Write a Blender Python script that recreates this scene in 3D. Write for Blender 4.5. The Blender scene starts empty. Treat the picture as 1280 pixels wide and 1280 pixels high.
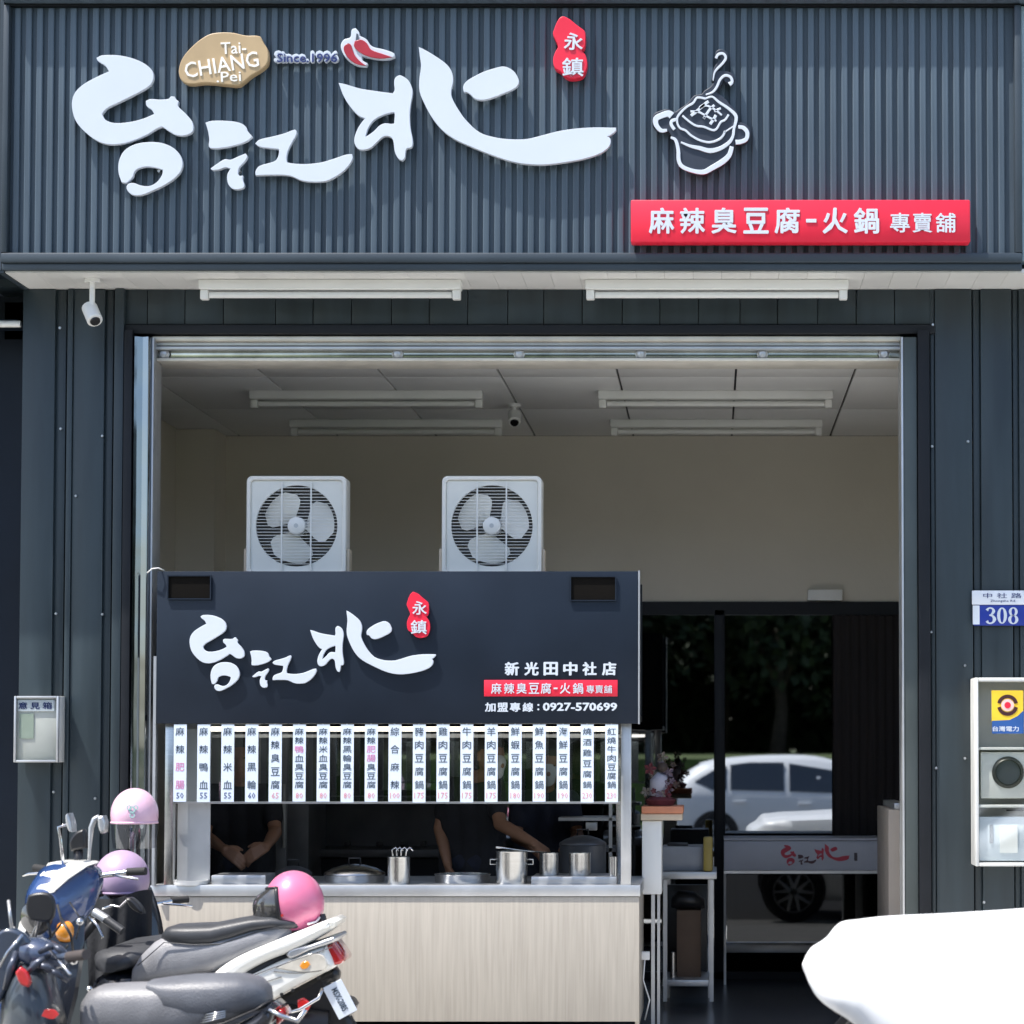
import bpy, bmesh, math, random
from mathutils import Vector, Matrix
random.seed(7)
R = math.radians
C = bpy.data.collections.new('scene'); bpy.context.scene.collection.children.link(C)
S = bpy.context.scene
# ---------------------------------------------------------------- camera
FPX, CX, CY, PITCH = 2880.0, 890.0, 824.0, math.atan(.0384)
CAM = Vector((0, -12, 1.54))
cd = bpy.data.cameras.new('camera'); co = bpy.data.objects.new('camera', cd); S.collection.objects.link(co)
co.location = CAM; co.rotation_euler = (math.pi/2+PITCH, 0, 0)
cd.sensor_width = 36; cd.lens = FPX/1280*36; cd.shift_x = (640-CX)/1280; cd.shift_y = (CY-640)/1280
cd.clip_start = .1; cd.clip_end = 2000
S.camera = co
# ---------------------------------------------------------------- sky and sun
SUN_EL, SUN_AZ = 66, 60          # azimuth measured from straight-in-front towards the left
w = bpy.data.worlds.new('World'); S.world = w; w.use_nodes = True
nt = w.node_tree; bg = nt.nodes['Background']
sky = nt.nodes.new('ShaderNodeTexSky'); sky.sky_type = 'NISHITA'; sky.sun_disc = False
sd = Vector((-math.sin(R(SUN_AZ))*math.cos(R(SUN_EL)), -math.cos(R(SUN_AZ))*math.cos(R(SUN_EL)), math.sin(R(SUN_EL))))
sky.sun_elevation = R(SUN_EL); sky.sun_rotation = math.atan2(sd.x, sd.y)
sky.dust_density = 2.0; sky.altitude = 50
nt.links.new(sky.outputs[0], bg.inputs[0]); bg.inputs[1].default_value = .15
ld = bpy.data.lights.new('sun', 'SUN'); ld.energy = 4.2; ld.angle = R(.5); ld.color = (1, .96, .9)
lo = bpy.data.objects.new('sun', ld); S.collection.objects.link(lo)
lo.rotation_euler = sd.to_track_quat('Z', 'Y').to_euler()
S.view_settings.view_transform = 'Standard'; S.view_settings.look = 'None'
S.view_settings.exposure = .86; S.view_settings.gamma = 1; S.view_settings.use_curve_mapping = False
S.render.engine = 'CYCLES'; S.cycles.use_denoising = True
S.cycles.max_bounces = 9; S.cycles.diffuse_bounces = 5; S.cycles.glossy_bounces = 5; S.cycles.transparent_max_bounces = 12
S.cycles.caustics_reflective = False; S.cycles.caustics_refractive = False; S.cycles.sample_clamp_indirect = 6

# ---------------------------------------------------------------- helpers
def P(px, py, y):
    """world point at depth y that the photograph shows at (px, py)"""
    u, v = (px-CX)/FPX, (CY-py)/FPX
    d = Vector((u, math.cos(PITCH)-v*math.sin(PITCH), math.sin(PITCH)+v*math.cos(PITCH)))
    return CAM + d*((y-CAM.y)/d.y)
def X(px, y, py=800): return P(px, py, y).x
def Z(py, y): return P(0, py, y).z
def sc(y): return FPX/(y+12)

def link(o): C.objects.link(o); return o
def wloc(o):
    v = Vector((0, 0, 0))
    while o: v += o.location; o = o.parent
    return v
def tag(o, label=None, cat=None, group=None, kind=None):
    if label: o['label'] = label
    if cat: o['category'] = cat
    if group: o['group'] = group
    if kind: o['kind'] = kind
    return o
def thing(name, label, cat, loc=(0, 0, 0), group=None, rz=0):
    o = link(bpy.data.objects.new(name, None)); o.location = loc; o.rotation_euler = (0, 0, rz)
    o.empty_display_size = .1
    return tag(o, label, cat, group)
def mobj(name, me, m, parent=None, local=False, smooth=None, label=None):
    if m is not None:
        me.materials.clear(); me.materials.append(m)
    if parent is not None and not local:
        me.transform(Matrix.Translation(-wloc(parent)))
    if smooth is not None and len(me.polygons):
        me.polygons.foreach_set('use_smooth', [True]*len(me.polygons))
        if smooth < 179: me.set_sharp_from_angle(angle=R(smooth))
    me.name = name
    o = link(bpy.data.objects.new(name, me)); o.parent = parent
    if label: o['label'] = label
    return o
class MB:
    def __init__(s): s.v = []; s.f = []
    def add(s, vs, fs):
        n = len(s.v); s.v += [tuple(v) for v in vs]; s.f += [tuple(i+n for i in f) for f in fs]; return s
    def box(s, x0, x1, y0, y1, z0, z1, b=0):
        x0, x1 = min(x0, x1), max(x0, x1); y0, y1 = min(y0, y1), max(y0, y1); z0, z1 = min(z0, z1), max(z0, z1)
        if b <= 0:
            v = [(x, y, z) for z in (z0, z1) for y in (y0, y1) for x in (x0, x1)]
            return s.add(v, [(0, 2, 3, 1), (4, 5, 7, 6), (0, 1, 5, 4), (2, 6, 7, 3), (0, 4, 6, 2), (1, 3, 7, 5)])
        b = min(b, (x1-x0)/2.01, (y1-y0)/2.01, (z1-z0)/2.01)
        bm = bmesh.new(); bmesh.ops.create_cube(bm, size=1)
        for q in bm.verts: q.co = ((x0+x1)/2+q.co.x*(x1-x0), (y0+y1)/2+q.co.y*(y1-y0), (z0+z1)/2+q.co.z*(z1-z0))
        bmesh.ops.bevel(bm, geom=bm.edges[:], offset=b, segments=2, affect='EDGES', profile=.5)
        bm.verts.index_update(); s.add([q.co for q in bm.verts], [[q.index for q in f.verts] for f in bm.faces]); bm.free()
        return s
    def tube(s, pts, r, n=10, caps=True):
        pts = [Vector(p) for p in pts]; rs = r if isinstance(r, (list, tuple)) else [r]*len(pts)
        vs = []; fs = []; prev = None
        for i, p in enumerate(pts):
            t = (pts[min(i+1, len(pts)-1)]-pts[max(i-1, 0)]).normalized()
            if prev is None:
                a = t.orthogonal().normalized()
            else:
                a = (prev-t*prev.dot(t)); a = a.normalized() if a.length > 1e-6 else t.orthogonal().normalized()
            prev = a; b = t.cross(a)
            for k in range(n):
                th = 2*math.pi*k/n; vs.append(p+(a*math.cos(th)+b*math.sin(th))*rs[i])
        for i in range(len(pts)-1):
            for k in range(n): fs.append((i*n+k, i*n+(k+1) % n, (i+1)*n+(k+1) % n, (i+1)*n+k))
        if caps: fs.append(tuple(range(n-1, -1, -1))); fs.append(tuple((len(pts)-1)*n+k for k in range(n)))
        return s.add(vs, fs)
    def lathe(s, prof, c, n=28, axis='Z', sy=1):
        c = Vector(c); vs = []; fs = []
        for r, h in prof:
            for k in range(n):
                th = 2*math.pi*k/n; a, b = r*math.cos(th), r*math.sin(th)*sy
                vs.append(c+Vector({'Z': (a, b, h), 'Y': (a, h, b), 'X': (h, a, b)}[axis]))
        for i in range(len(prof)-1):
            for k in range(n): fs.append((i*n+k, i*n+(k+1) % n, (i+1)*n+(k+1) % n, (i+1)*n+k))
        return s.add(vs, fs)
    def loft(s, secs, n=20, e=2.6):
        """secs: (x, y, z, half width, half height[, exponent]) along local x; rounded boxes joined smoothly"""
        vs = []; fs = []
        for q in secs:
            x, y, z, a, b = q[:5]; ee = q[5] if len(q) > 5 else e
            for k in range(n):
                th = 2*math.pi*k/n; c_, s_ = math.cos(th), math.sin(th)
                vs.append((x, y+a*math.copysign(abs(c_)**(2/ee), c_), z+b*math.copysign(abs(s_)**(2/ee), s_)))
        m = len(secs)
        for i in range(m-1):
            for k in range(n): fs.append((i*n+k, i*n+(k+1) % n, (i+1)*n+(k+1) % n, (i+1)*n+k))
        fs.append(tuple(range(n-1, -1, -1))); fs.append(tuple((m-1)*n+k for k in range(n)))
        return s.add(vs, fs)
    def prism(s, poly, y0, y1):
        """convex-ish polygon in x,z extruded along y"""
        n = len(poly)
        return s.add([(x, y0, z) for x, z in poly]+[(x, y1, z) for x, z in poly],
                     [tuple(range(n)), tuple(range(2*n-1, n-1, -1))]+[(i, i+n, (i+1) % n+n, (i+1) % n) for i in range(n)])
    def mesh(s):
        me = bpy.data.meshes.new('m'); me.from_pydata(s.v, [], s.f); me.update()
        bm = bmesh.new(); bm.from_mesh(me); bmesh.ops.recalc_face_normals(bm, faces=bm.faces[:]); bm.to_mesh(me); bm.free()
        return me
    def build(s, name, m, parent=None, smooth=None, local=False, label=None):
        return mobj(name, s.mesh(), m, parent, local, smooth, label)
def box(name, m, parent, x0, x1, y0, y1, z0, z1, b=0, label=None):
    return MB().box(x0, x1, y0, y1, z0, z1, b).build(name, m, parent, 40 if b else None, label=label)
def pbox(name, m, parent, px0, px1, py0, py1, y0, y1, b=0, label=None):
    """box whose front face (y0) spans the given part of the photograph"""
    yc = (py0+py1)/2
    return box(name, m, parent, X(px0, y0, yc), X(px1, y0, yc), y0, y1, Z(py1, y0), Z(py0, y0), b, label)

def smooth_loop(pts, sub=4, corner=62):
    """Catmull-Rom through a closed outline, keeping sharp corners sharp"""
    n = len(pts); P2 = [Vector(p) for p in pts]; out = []
    sharp = []
    for i in range(n):
        a, b = P2[i]-P2[i-1], P2[(i+1) % n]-P2[i]
        sharp.append(a.length < 1e-9 or b.length < 1e-9 or abs(a.angle_signed(b, 0)) > R(corner))
    for i in range(n):
        p0, p1, p2, p3 = P2[i-1], P2[i], P2[(i+1) % n], P2[(i+2) % n]
        L = (p2-p1).length
        m1 = (p2-p1) if sharp[i] else (p2-p0).normalized()*L
        m2 = (p2-p1) if sharp[(i+1) % n] else (p3-p1).normalized()*L
        for k in range(sub):
            t = k/sub
            out.append((2*t**3-3*t*t+1)*p1+(t**3-2*t*t+t)*m1+(-2*t**3+3*t*t)*p2+(t**3-t*t)*m2)
    return [(v.x, v.y) for v in out]
def outline_mesh(loops, y, depth, bev=.004):
    """closed outlines in world x,z -> plate of given depth whose front face is at y"""
    c = bpy.data.curves.new('c', 'CURVE'); c.dimensions = '2D'; c.fill_mode = 'BOTH'
    c.extrude = max(depth/2-bev, .0005); c.bevel_depth = bev; c.bevel_resolution = 1; c.offset = -bev
    for lp in loops:
        s = c.splines.new('POLY'); s.points.add(len(lp)-1); s.use_cyclic_u = True
        for q, p in zip(s.points, lp): q.co = (p[0], p[1], 0, 1)
    o = bpy.data.objects.new('t', c); me = bpy.data.meshes.new_from_object(o)
    bpy.data.objects.remove(o); bpy.data.curves.remove(c)
    me.transform(Matrix(((1, 0, 0, 0), (0, 0, -1, y+depth/2), (0, 1, 0, 0), (0, 0, 0, 1))))
    return me
def stroke_loop(pts, wd):
    """open polyline (2-D) with width(s) -> closed outline"""
    pts = [Vector(p) for p in pts]; n = len(pts)
    ws = wd if isinstance(wd, (list, tuple)) else [wd]*n
    # subdivide
    q = []; qw = []
    for i in range(n-1):
        p0, p1, p2, p3 = pts[max(i-1, 0)], pts[i], pts[i+1], pts[min(i+2, n-1)]
        for k in range(4):
            t = k/4; q.append(.5*((2*p1)+(-p0+p2)*t+(2*p0-5*p1+4*p2-p3)*t*t+(-p0+3*p1-3*p2+p3)*t**3)); qw.append(ws[i]*(1-t)+ws[i+1]*t)
    q.append(pts[-1]); qw.append(ws[-1])
    l, r = [], []
    for i, p in enumerate(q):
        t = (q[min(i+1, len(q)-1)]-q[max(i-1, 0)]).normalized(); nn = Vector((-t.y, t.x))*qw[i]/2
        l.append(tuple(p+nn)); r.append(tuple(p-nn))
    return l+r[::-1]
def text_mesh(s, x, z, y, h=None, wd=None, bold=0, ring=0, depth=.004, line=1.0, ang=0, res=2, space=1.0, shear=0):
    """lettering facing the street, centred on x,z, fitted to height h and/or width wd"""
    c = bpy.data.curves.new('t', 'FONT'); c.body = s; c.extrude = .02; c.offset = min(bold, .006); c.resolution_u = res
    c.align_x = 'CENTER'; c.space_line = line; c.space_character = space; c.shear = shear
    o = bpy.data.objects.new('t', c); me = bpy.data.meshes.new_from_object(o)
    bpy.data.objects.remove(o); bpy.data.curves.remove(c)
    if ring or bold > .006:
        d = ring or (bold-.003)*.9; q = MB(); k = 0
        for dx, dy in (((0, 0), (1, 0), (.7, .7), (0, 1), (-.7, .7), (-1, 0), (-.7, -.7), (0, -1), (.7, -.7)) if ring else ((0, 0), (1, .3), (-1, -.3), (.3, -.8), (-.3, .8))):
            k += 1; q.add([(v.co.x+dx*d, v.co.y+dy*d, v.co.z*(1-.03*k)) for v in me.vertices], [tuple(f.vertices) for f in me.polygons])
        me.clear_geometry(); me.from_pydata(q.v, [], q.f); me.update()
    xs = [v.co.x for v in me.vertices]; ys = [v.co.y for v in me.vertices]
    W, H = max(xs)-min(xs), max(ys)-min(ys)
    kx = wd/W if wd else h/H; ky = h/H if h else kx
    if ang is None: ang = 0
    me.transform(Matrix.Translation((-(max(xs)+min(xs))/2, -(max(ys)+min(ys))/2, 0)))
    me.transform(Matrix.Rotation(ang, 4, 'Z')@Matrix.Diagonal((kx, ky, depth/.04, 1)))
    me.transform(Matrix(((1, 0, 0, x), (0, 0, -1, y-depth/2), (0, 1, 0, z), (0, 0, 0, 1))))
    return me
def ptext(name, s, px, py, y, m, parent, hpx=None, wpx=None, **k):
    q = sc(y); return mobj(name, text_mesh(s, X(px, y, py), Z(py, y), y, hpx/q if hpx else None, wpx/q if wpx else None, **k), m, parent)

# ---------------------------------------------------------------- materials
def mat(name, col, rough=.5, metal=0, var=.12, scale=6, bump=0, bscale=60, spec=.5, coat=0, stretch=None, emit=0, rvar=.1, orand=0):
    m = bpy.data.materials.new(name); m.use_nodes = True; n = m.node_tree; b = n.nodes['Principled BSDF']; L = n.links.new
    tc = n.nodes.new('ShaderNodeTexCoord'); mp = n.nodes.new('ShaderNodeMapping'); L(tc.outputs['Object'], mp.inputs[0])
    if stretch: mp.inputs['Scale'].default_value = stretch
    no = n.nodes.new('ShaderNodeTexNoise'); no.inputs['Scale'].default_value = scale; no.inputs['Detail'].default_value = 6
    L(mp.outputs[0], no.inputs[0])
    mx = n.nodes.new('ShaderNodeMix'); mx.data_type = 'RGBA'
    mx.inputs['A'].default_value = tuple(min(1, c*(1-var)) for c in col)+(1,); mx.inputs['B'].default_value = tuple(min(1, c*(1+var)) for c in col)+(1,)
    cr = n.nodes.new('ShaderNodeMapRange'); cr.inputs[1].default_value = .3; cr.inputs[2].default_value = .7
    L(no.outputs[0], cr.inputs[0]); L(cr.outputs[0], mx.inputs['Factor']); L(mx.outputs['Result'], b.inputs['Base Color'])
    if orand:
        oi = n.nodes.new('ShaderNodeObjectInfo'); r2 = n.nodes.new('ShaderNodeMapRange'); r2.inputs[3].default_value = 1-orand; r2.inputs[4].default_value = 1+orand
        hs = n.nodes.new('ShaderNodeHueSaturation'); L(oi.outputs['Random'], r2.inputs[0]); L(r2.outputs[0], hs.inputs['Value']); L(mx.outputs['Result'], hs.inputs['Color']); L(hs.outputs[0], b.inputs['Base Color'])
    mr = n.nodes.new('ShaderNodeMapRange'); mr.inputs[3].default_value = max(0, rough*(1-rvar)); mr.inputs[4].default_value = min(1, rough*(1+rvar)); L(no.outputs[0], mr.inputs[0]); L(mr.outputs[0], b.inputs['Roughness'])
    b.inputs['Metallic'].default_value = metal; b.inputs['Specular IOR Level'].default_value = spec
    if coat: b.inputs['Coat Weight'].default_value = coat; b.inputs['Coat Roughness'].default_value = .05
    if bump:
        n2 = n.nodes.new('ShaderNodeTexNoise'); n2.inputs['Scale'].default_value = bscale; L(mp.outputs[0], n2.inputs[0])
        bp = n.nodes.new('ShaderNodeBump'); bp.inputs['Strength'].default_value = bump; bp.inputs['Distance'].default_value = .01
        L(n2.outputs[0], bp.inputs['Height']); L(bp.outputs[0], b.inputs['Normal'])
    if emit:
        b.inputs['Emission Color'].default_value = tuple(col)+(1,); b.inputs['Emission Strength'].default_value = emit
    return m
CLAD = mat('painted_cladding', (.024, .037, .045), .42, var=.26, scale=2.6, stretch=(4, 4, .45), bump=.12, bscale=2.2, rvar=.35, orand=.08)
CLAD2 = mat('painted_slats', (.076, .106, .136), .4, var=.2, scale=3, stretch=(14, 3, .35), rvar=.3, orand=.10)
CLADB = mat('slat_backing', (.058, .083, .108), .55, var=.2, scale=3, stretch=(9, 3, .5))
TRIM = mat('dark_trim', (.040, .054, .068), .4, var=.12, scale=3, rvar=.2)
DARKT = mat('charcoal_frame', (.011, .013, .017), .5, var=.1, spec=.25)
NAVY = mat('neighbour_navy', (.005, .010, .020), .5, var=.2, scale=2, spec=.25)
SOFF = mat('soffit_white', (.74, .74, .72), .5, var=.05, scale=3, orand=.04)
WHITE = mat('white_enamel', (.82, .82, .80), .35, var=.03, scale=4)
LETTER = mat('letter_acrylic', (.66, .71, .78), .35, var=.02, scale=4)
STEEL = mat('brushed_steel', (.56, .56, .55), .26, 1, var=.08, scale=8, stretch=(1, 1, 14), bump=.02, bscale=40)
MIRR = mat('polished_steel', (.26, .29, .32), .11, 1, var=.05, scale=2, bump=.6, bscale=2.4)
STEELM = mat('matte_steel', (.55, .56, .57), .42, .75, var=.1, scale=6)
CHROME = mat('chrome', (.62, .62, .63), .14, 1, var=.02)
WOOD = None
WALLI = mat('interior_wall_paint', (.68, .635, .555), .8, var=.04, scale=1.5, bump=.1, bscale=30)
CEIL = mat('ceiling_board', (.84, .84, .83), .75, var=.03, scale=2, orand=.04)
FLOORT = mat('dark_floor_tile', (.07, .075, .085), .25, var=.25, scale=2)
BLACKP = mat('black_plastic', (.016, .016, .018), .38, var=.15, scale=8)
BLACKR = mat('rubber', (.018, .018, .018), .75, var=.2)
GREYV = mat('dark_grey_vinyl', (.045, .047, .052), .42, var=.15, scale=10, bump=.15, bscale=300)
SILV = mat('silver_grey_vinyl', (.27, .27, .285), .42, var=.14, scale=9, bump=.22, bscale=160, rvar=.3)
GREYS = mat('mid_grey_vinyl', (.115, .12, .135), .42, var=.16, scale=9, bump=.22, bscale=160, rvar=.3)
WPAINT = mat('white_gloss_paint', (.82, .81, .76), .25, var=.03, coat=.6)
CARW = mat('white_car_paint', (.84, .85, .86), .4, var=.01, coat=.15)
BLUEP = mat('blue_gloss_paint', (.025, .062, .18), .25, var=.15, coat=1)
BLACKG = mat('black_gloss_paint', (.014, .016, .022), .2, var=.1, coat=.7)
PINK = mat('pink_helmet_shell', (.66, .17, .30), .32, var=.05, coat=.6)
PINKL = mat('pale_pink_shell', (.74, .48, .60), .35, var=.04, coat=.4)
LAV = mat('lavender_shell', (.42, .30, .44), .42, var=.05, coat=.2)
VISOR = mat('smoked_visor', (.05, .048, .045), .06, var=.1, spec=.8, coat=1)
RED = mat('red_acrylic', (.82, .022, .055), .35, var=.05)
REDL = mat('red_lens', (.55, .02, .02), .15, var=.2, coat=1, scale=20)
ORANGE = mat('orange_lens', (.80, .30, .03), .15, var=.12, coat=1, scale=20)
CLEARL = mat('pale_lamp_lens', (.62, .58, .50), .12, var=.2, coat=1, scale=14)
GOLD = mat('tan_acrylic', (.50, .36, .20), .4, var=.08)
NAVYT = mat('navy_ink', (.02, .035, .16), .5)
INK = mat('black_ink', (.06, .085, .12), .6)
INKP = mat('pink_ink', (.62, .22, .42), .6)
INKR = mat('red_ink', (.72, .30, .34), .6)
CHILI = mat('chili_red', (.38, .02, .035), .35, var=.2)
SIGNB = mat('cart_sign_board', (.012, .019, .032), .42, spec=.25, var=.14, scale=3)
VENTM = mat('vent_black', (.006, .005, .004), .8, spec=.1)
STRIP = mat('menu_strip_board', (.74, .82, .92), .45, var=.02)
LED = mat('led_tube', (1, .93, .84), .5, emit=2.2)
TUBE = mat('unlit_tube', (.80, .80, .78), .3, var=.02)
FANW = mat('fan_plastic', (.86, .84, .79), .4, var=.03)
GAPDARK = mat('fan_gap_dark', (.09, .085, .08), .5)
FANP = mat('fan_front_panel', (.80, .80, .76), .4, var=.03)
FANB = mat('fan_blade_plastic', (.88, .86, .80), .3, var=.05)
BEIGE = mat('beige_plastic', (.60, .50, .38), .5)
SKIN = mat('skin', (.30, .155, .095), .5, var=.08, scale=12)
SHIRT = mat('black_shirt', (.014, .015, .02), .85, var=.25, scale=12, bump=.3, bscale=90)
NAVS = mat('navy_shirt', (.018, .022, .04), .85, var=.25, scale=12, bump=.3, bscale=90)
HAIR = mat('black_hair', (.012, .01, .009), .5, var=.3, scale=40, stretch=(1, 1, .2))
MASKM = mat('pale_face_mask', (.62, .66, .68), .8)
APRON = mat('brown_apron', (.10, .055, .04), .8)
BOXC = mat('grey_box', (.30, .32, .36), .5)
ORTR = mat('orange_tray', (.62, .24, .13), .5)
CARD = mat('cardboard', (.16, .105, .07), .8)
ASPH = mat('asphalt', (.15, .15, .15), .9, var=.3, scale=40, bump=.4, bscale=200)
PAVE = mat('pavement_concrete', (.54, .53, .50), .85, var=.12, scale=5, bump=.3, bscale=60)
LINEW = mat('road_paint', (.75, .75, .72), .7)
GRASS = mat('grass_green', (.10, .16, .035), .9, var=.4, scale=9)
LEAF = mat('leaf_green', (.026, .042, .014), .7, var=.5, scale=3)
BARK = mat('bark', (.08, .06, .045), .9, var=.3)
SIGNBLUE = mat('house_number_blue', (.012, .035, .30), .35)
YELL = mat('yellow_sticker', (.85, .55, .03), .5)
METERG = mat('meter_grey', (.68, .68, .65), .4, var=.08)
PALEB = mat('pale_plastic_panel', (.62, .68, .74), .4, var=.04)
CURT = mat('dark_curtain', (.020, .016, .016), .9, var=.3, scale=6, stretch=(10, 10, .5))
DGREY = mat('kitchen_dark_steel', (.10, .105, .115), .45, .5, var=.25, scale=4)
BANDM = mat('pale_band', (.42, .44, .50), .5, var=.04)
LAMIN = mat('beige_laminate', (.58, .50, .42), .5, var=.04)
BADGE = mat('lamp_dark', (.01, .01, .011), .25)

m = mat('wood_laminate', (.60, .535, .45), .5, var=.05)
n = m.node_tree; b = n.nodes['Principled BSDF']; L = n.links.new
tc = n.nodes.new('ShaderNodeTexCoord'); mp = n.nodes.new('ShaderNodeMapping'); mp.inputs['Scale'].default_value = (34, 34, 1.3); L(tc.outputs['Object'], mp.inputs[0])
n1 = n.nodes.new('ShaderNodeTexNoise'); n1.inputs['Scale'].default_value = 2; n1.inputs['Detail'].default_value = 8; n1.inputs['Distortion'].default_value = .4; L(mp.outputs[0], n1.inputs[0])
cr = n.nodes.new('ShaderNodeValToRGB'); cr.color_ramp.elements[0].position = .3; cr.color_ramp.elements[1].position = .72
cr.color_ramp.elements[0].color = (.365, .33, .28, 1); cr.color_ramp.elements[1].color = (.45, .41, .35, 1); L(n1.outputs[0], cr.inputs[0]); L(cr.outputs[0], b.inputs['Base Color'])
WOOD = m

def glassmat(name, fac, tint, rough=.01):
    m = bpy.data.materials.new(name); m.use_nodes = True; n = m.node_tree; n.nodes.clear(); L = n.links.new
    o = n.nodes.new('ShaderNodeOutputMaterial'); mx = n.nodes.new('ShaderNodeMixShader')
    g = n.nodes.new('ShaderNodeBsdfGlossy'); g.inputs['Roughness'].default_value = rough; g.inputs['Color'].default_value = (.9, .95, 1, 1)
    t = n.nodes.new('ShaderNodeBsdfTransparent'); t.inputs['Color'].default_value = tint
    mx.inputs[0].default_value = fac; L(t.outputs[0], mx.inputs[1]); L(g.outputs[0], mx.inputs[2]); L(mx.outputs[0], o.inputs[0])
    return m
GLASS = glassmat('tinted_glass', .34, (.16, .18, .2, 1))
CLEAR = glassmat('clear_acrylic', .07, (.95, .96, .95, 1), .05)
DIMGLASS = glassmat('reflection_dimming_glass', .03, (.085, .087, .095, 1), .02)
VISCL = glassmat('clear_visor', .14, (.55, .55, .58, 1), .05)
CARGL = mat('car_window_glass', (.015, .02, .025), .04, spec=.9, coat=1)

# ================================================================ GROUND
def sheet(name, m, x0, x1, y0, y1, z): return tag(MB().add([(x0, y0, z), (x1, y0, z), (x1, y1, z), (x0, y1, z)], [(0, 1, 2, 3)]).build(name, m), kind='structure')
sheet('ground', GRASS, -400, 400, -400, 400, -.14)
tag(MB().box(-60, 60, -3.2, -.001, -.13, 0).build('pavement', PAVE), kind='structure')  # made wide and pale so more sunlight bounces into the shop
sheet('road', ASPH, -80, 80, -18.2, -3.2, -.004)
for x in range(-40, 41, 6): sheet('road_marking', LINEW, x, x+3, -10.1, -10.0, .0)
tag(MB().box(-60, 60, -18.4, -18.2, -.13, .1, .01).build('kerb', PAVE), kind='structure')
sheet('verge', GRASS, -80, 80, -26, -18.4, .06)
tag(MB().add([(-80, -26, .0), (80, -26, 0), (80, -26, 1.32), (-80, -26, 1.32), (80, -30, 1.40), (-80, -30, 1.40), (80, -90, 1.40), (-80, -90, 1.40)], [(0, 1, 2, 3), (3, 2, 4, 5), (5, 4, 6, 7)]).build('grass_bank', mat('sunlit_bank_grass', (.08, .11, .035), .9, var=.3, scale=6)), kind='structure')
# interior floor
tag(MB().box(-3.6, 1.9, .85, 6.6, -.13, 0).build('floor', FLOORT), kind='structure')
tag(MB().box(-3.6, 1.9, .001, .849, -.13, .0).build('threshold', PAVE), kind='structure')  # unseen pale slab, added to bounce sunlight up to the shop ceiling

# ================================================================ SHOP BUILDING
YF = -.45
shop = thing('shop_building', 'dark blue-grey metal clad shopfront with a wide open shutter bay', 'building', (0, 0, 0))
xL = X(3, YF, 300); xR = X(1277, YF, 300)
zT = Z(8, YF); zB = Z(338, YF)
# fascia box : backing, slats, trims
box('fascia_backing', CLADB, shop, xL+.02, xR-.02, YF+.021, -.02, zB+.03, zT+.02)
nS = 91; sl0 = MB().box(-.0165, .0165, YF+.004, YF+.0295, zB+.07, zT-.004, .006).mesh(); sl0.materials.append(CLAD2)
for i in range(nS):
    x = X(6+14*i, YF, 160)
    if x > xR-.05: break
    o = link(bpy.data.objects.new('slat', sl0)); o.parent = shop; o.location = (x, 0, 0)
MB().box(xL, xR, YF-.03, YF+.05, zB+.035, zB+.085, .008).box(xL, xR, YF-.01, YF+.05, zB, zB+.034, .003).build('fascia_bottom_trim', TRIM, shop, 40)
MB().box(xR-.035, xR, YF-.03, YF+.05, zB+.086, zT, .006).build('fascia_side_trim', TRIM, shop, 40); MB().box(xL, xL+.03, YF-.03, YF+.05, zB+.086, zT, .006).build('fascia_side_trim', TRIM, shop, 40)
MB().box(xL, xR+.3, YF-.07, YF+.4, zT+.012, zT+.9, .01).build('fascia_upper_band', CLAD2, shop, 40)
box('fascia_shadow_gap', DARKT, shop, xL+.01, xR, YF-.01, YF+.04, zT, zT+.0115)
MB().box(xL-.02, xL-.002, YF-.01, 0, zB-.0, zT+.9).build('fascia_end_cap', TRIM, shop)
# building body above and behind
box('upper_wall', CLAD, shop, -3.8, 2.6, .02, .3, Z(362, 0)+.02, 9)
box('neighbour_fascia', mat('pale_neighbour_fascia', (.30, .40, .44), .6), shop, xR+.004, 3.2, YF+.0, YF+.1, zB+.05, zT)
# soffit panels (ribbed metal boards running out from the wall)
zs = Z(340, YF)
x = X(5, YF, 340)
pitch = .145
while x < 3.0:
    MB().add([(x, YF+.02, zs), (x+pitch-.0015, YF+.02, zs), (x+pitch-.0015, .0, zs), (x, .0, zs),
              (x, YF+.02, zs+.02), (x+pitch-.0015, YF+.02, zs+.02), (x+pitch-.0015, .0, zs+.02), (x, .0, zs+.02)],
             [(0, 1, 2, 3), (4, 7, 6, 5), (0, 4, 5, 1), (1, 5, 6, 2), (2, 6, 7, 3), (3, 7, 4, 0)]).build('soffit_panel', SOFF, shop)
    x += pitch
box('soffit_end_flashing', TRIM, shop, X(5, YF, 340)-.03, X(5, YF, 340)-.003, YF, .0, zs-.004, zs+.08)
# header cladding
zh1 = zs-.002; zh0 = Z(406, 0)
def screw(px, py, y): scr.lathe([(0, -.008), (.006, -.008), (.008, -.003), (.008, 0)], (X(px, y, py), y, Z(py, y)), 8, 'Y')
scr = MB()
edges = [150, 185, 232, 280, 345, 392, 440, 490, 537, 585, 635, 680, 728, 778, 825, 873, 925, 972, 1022, 1070, 1118, 1168]
for a, b_ in zip(edges[:-1], edges[1:]):
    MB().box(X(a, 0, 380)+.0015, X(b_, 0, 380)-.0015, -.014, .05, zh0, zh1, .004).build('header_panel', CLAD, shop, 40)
box('header_rail', DARKT, shop, X(150, 0, 410), X(1168, 0, 410), -.035, .06, Z(417, -.035), Z(405.5, -.035), .004)
for px in range(210, 1160, 48):
    if px % 3: screw(px, 405-40+6, -.014)
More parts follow.
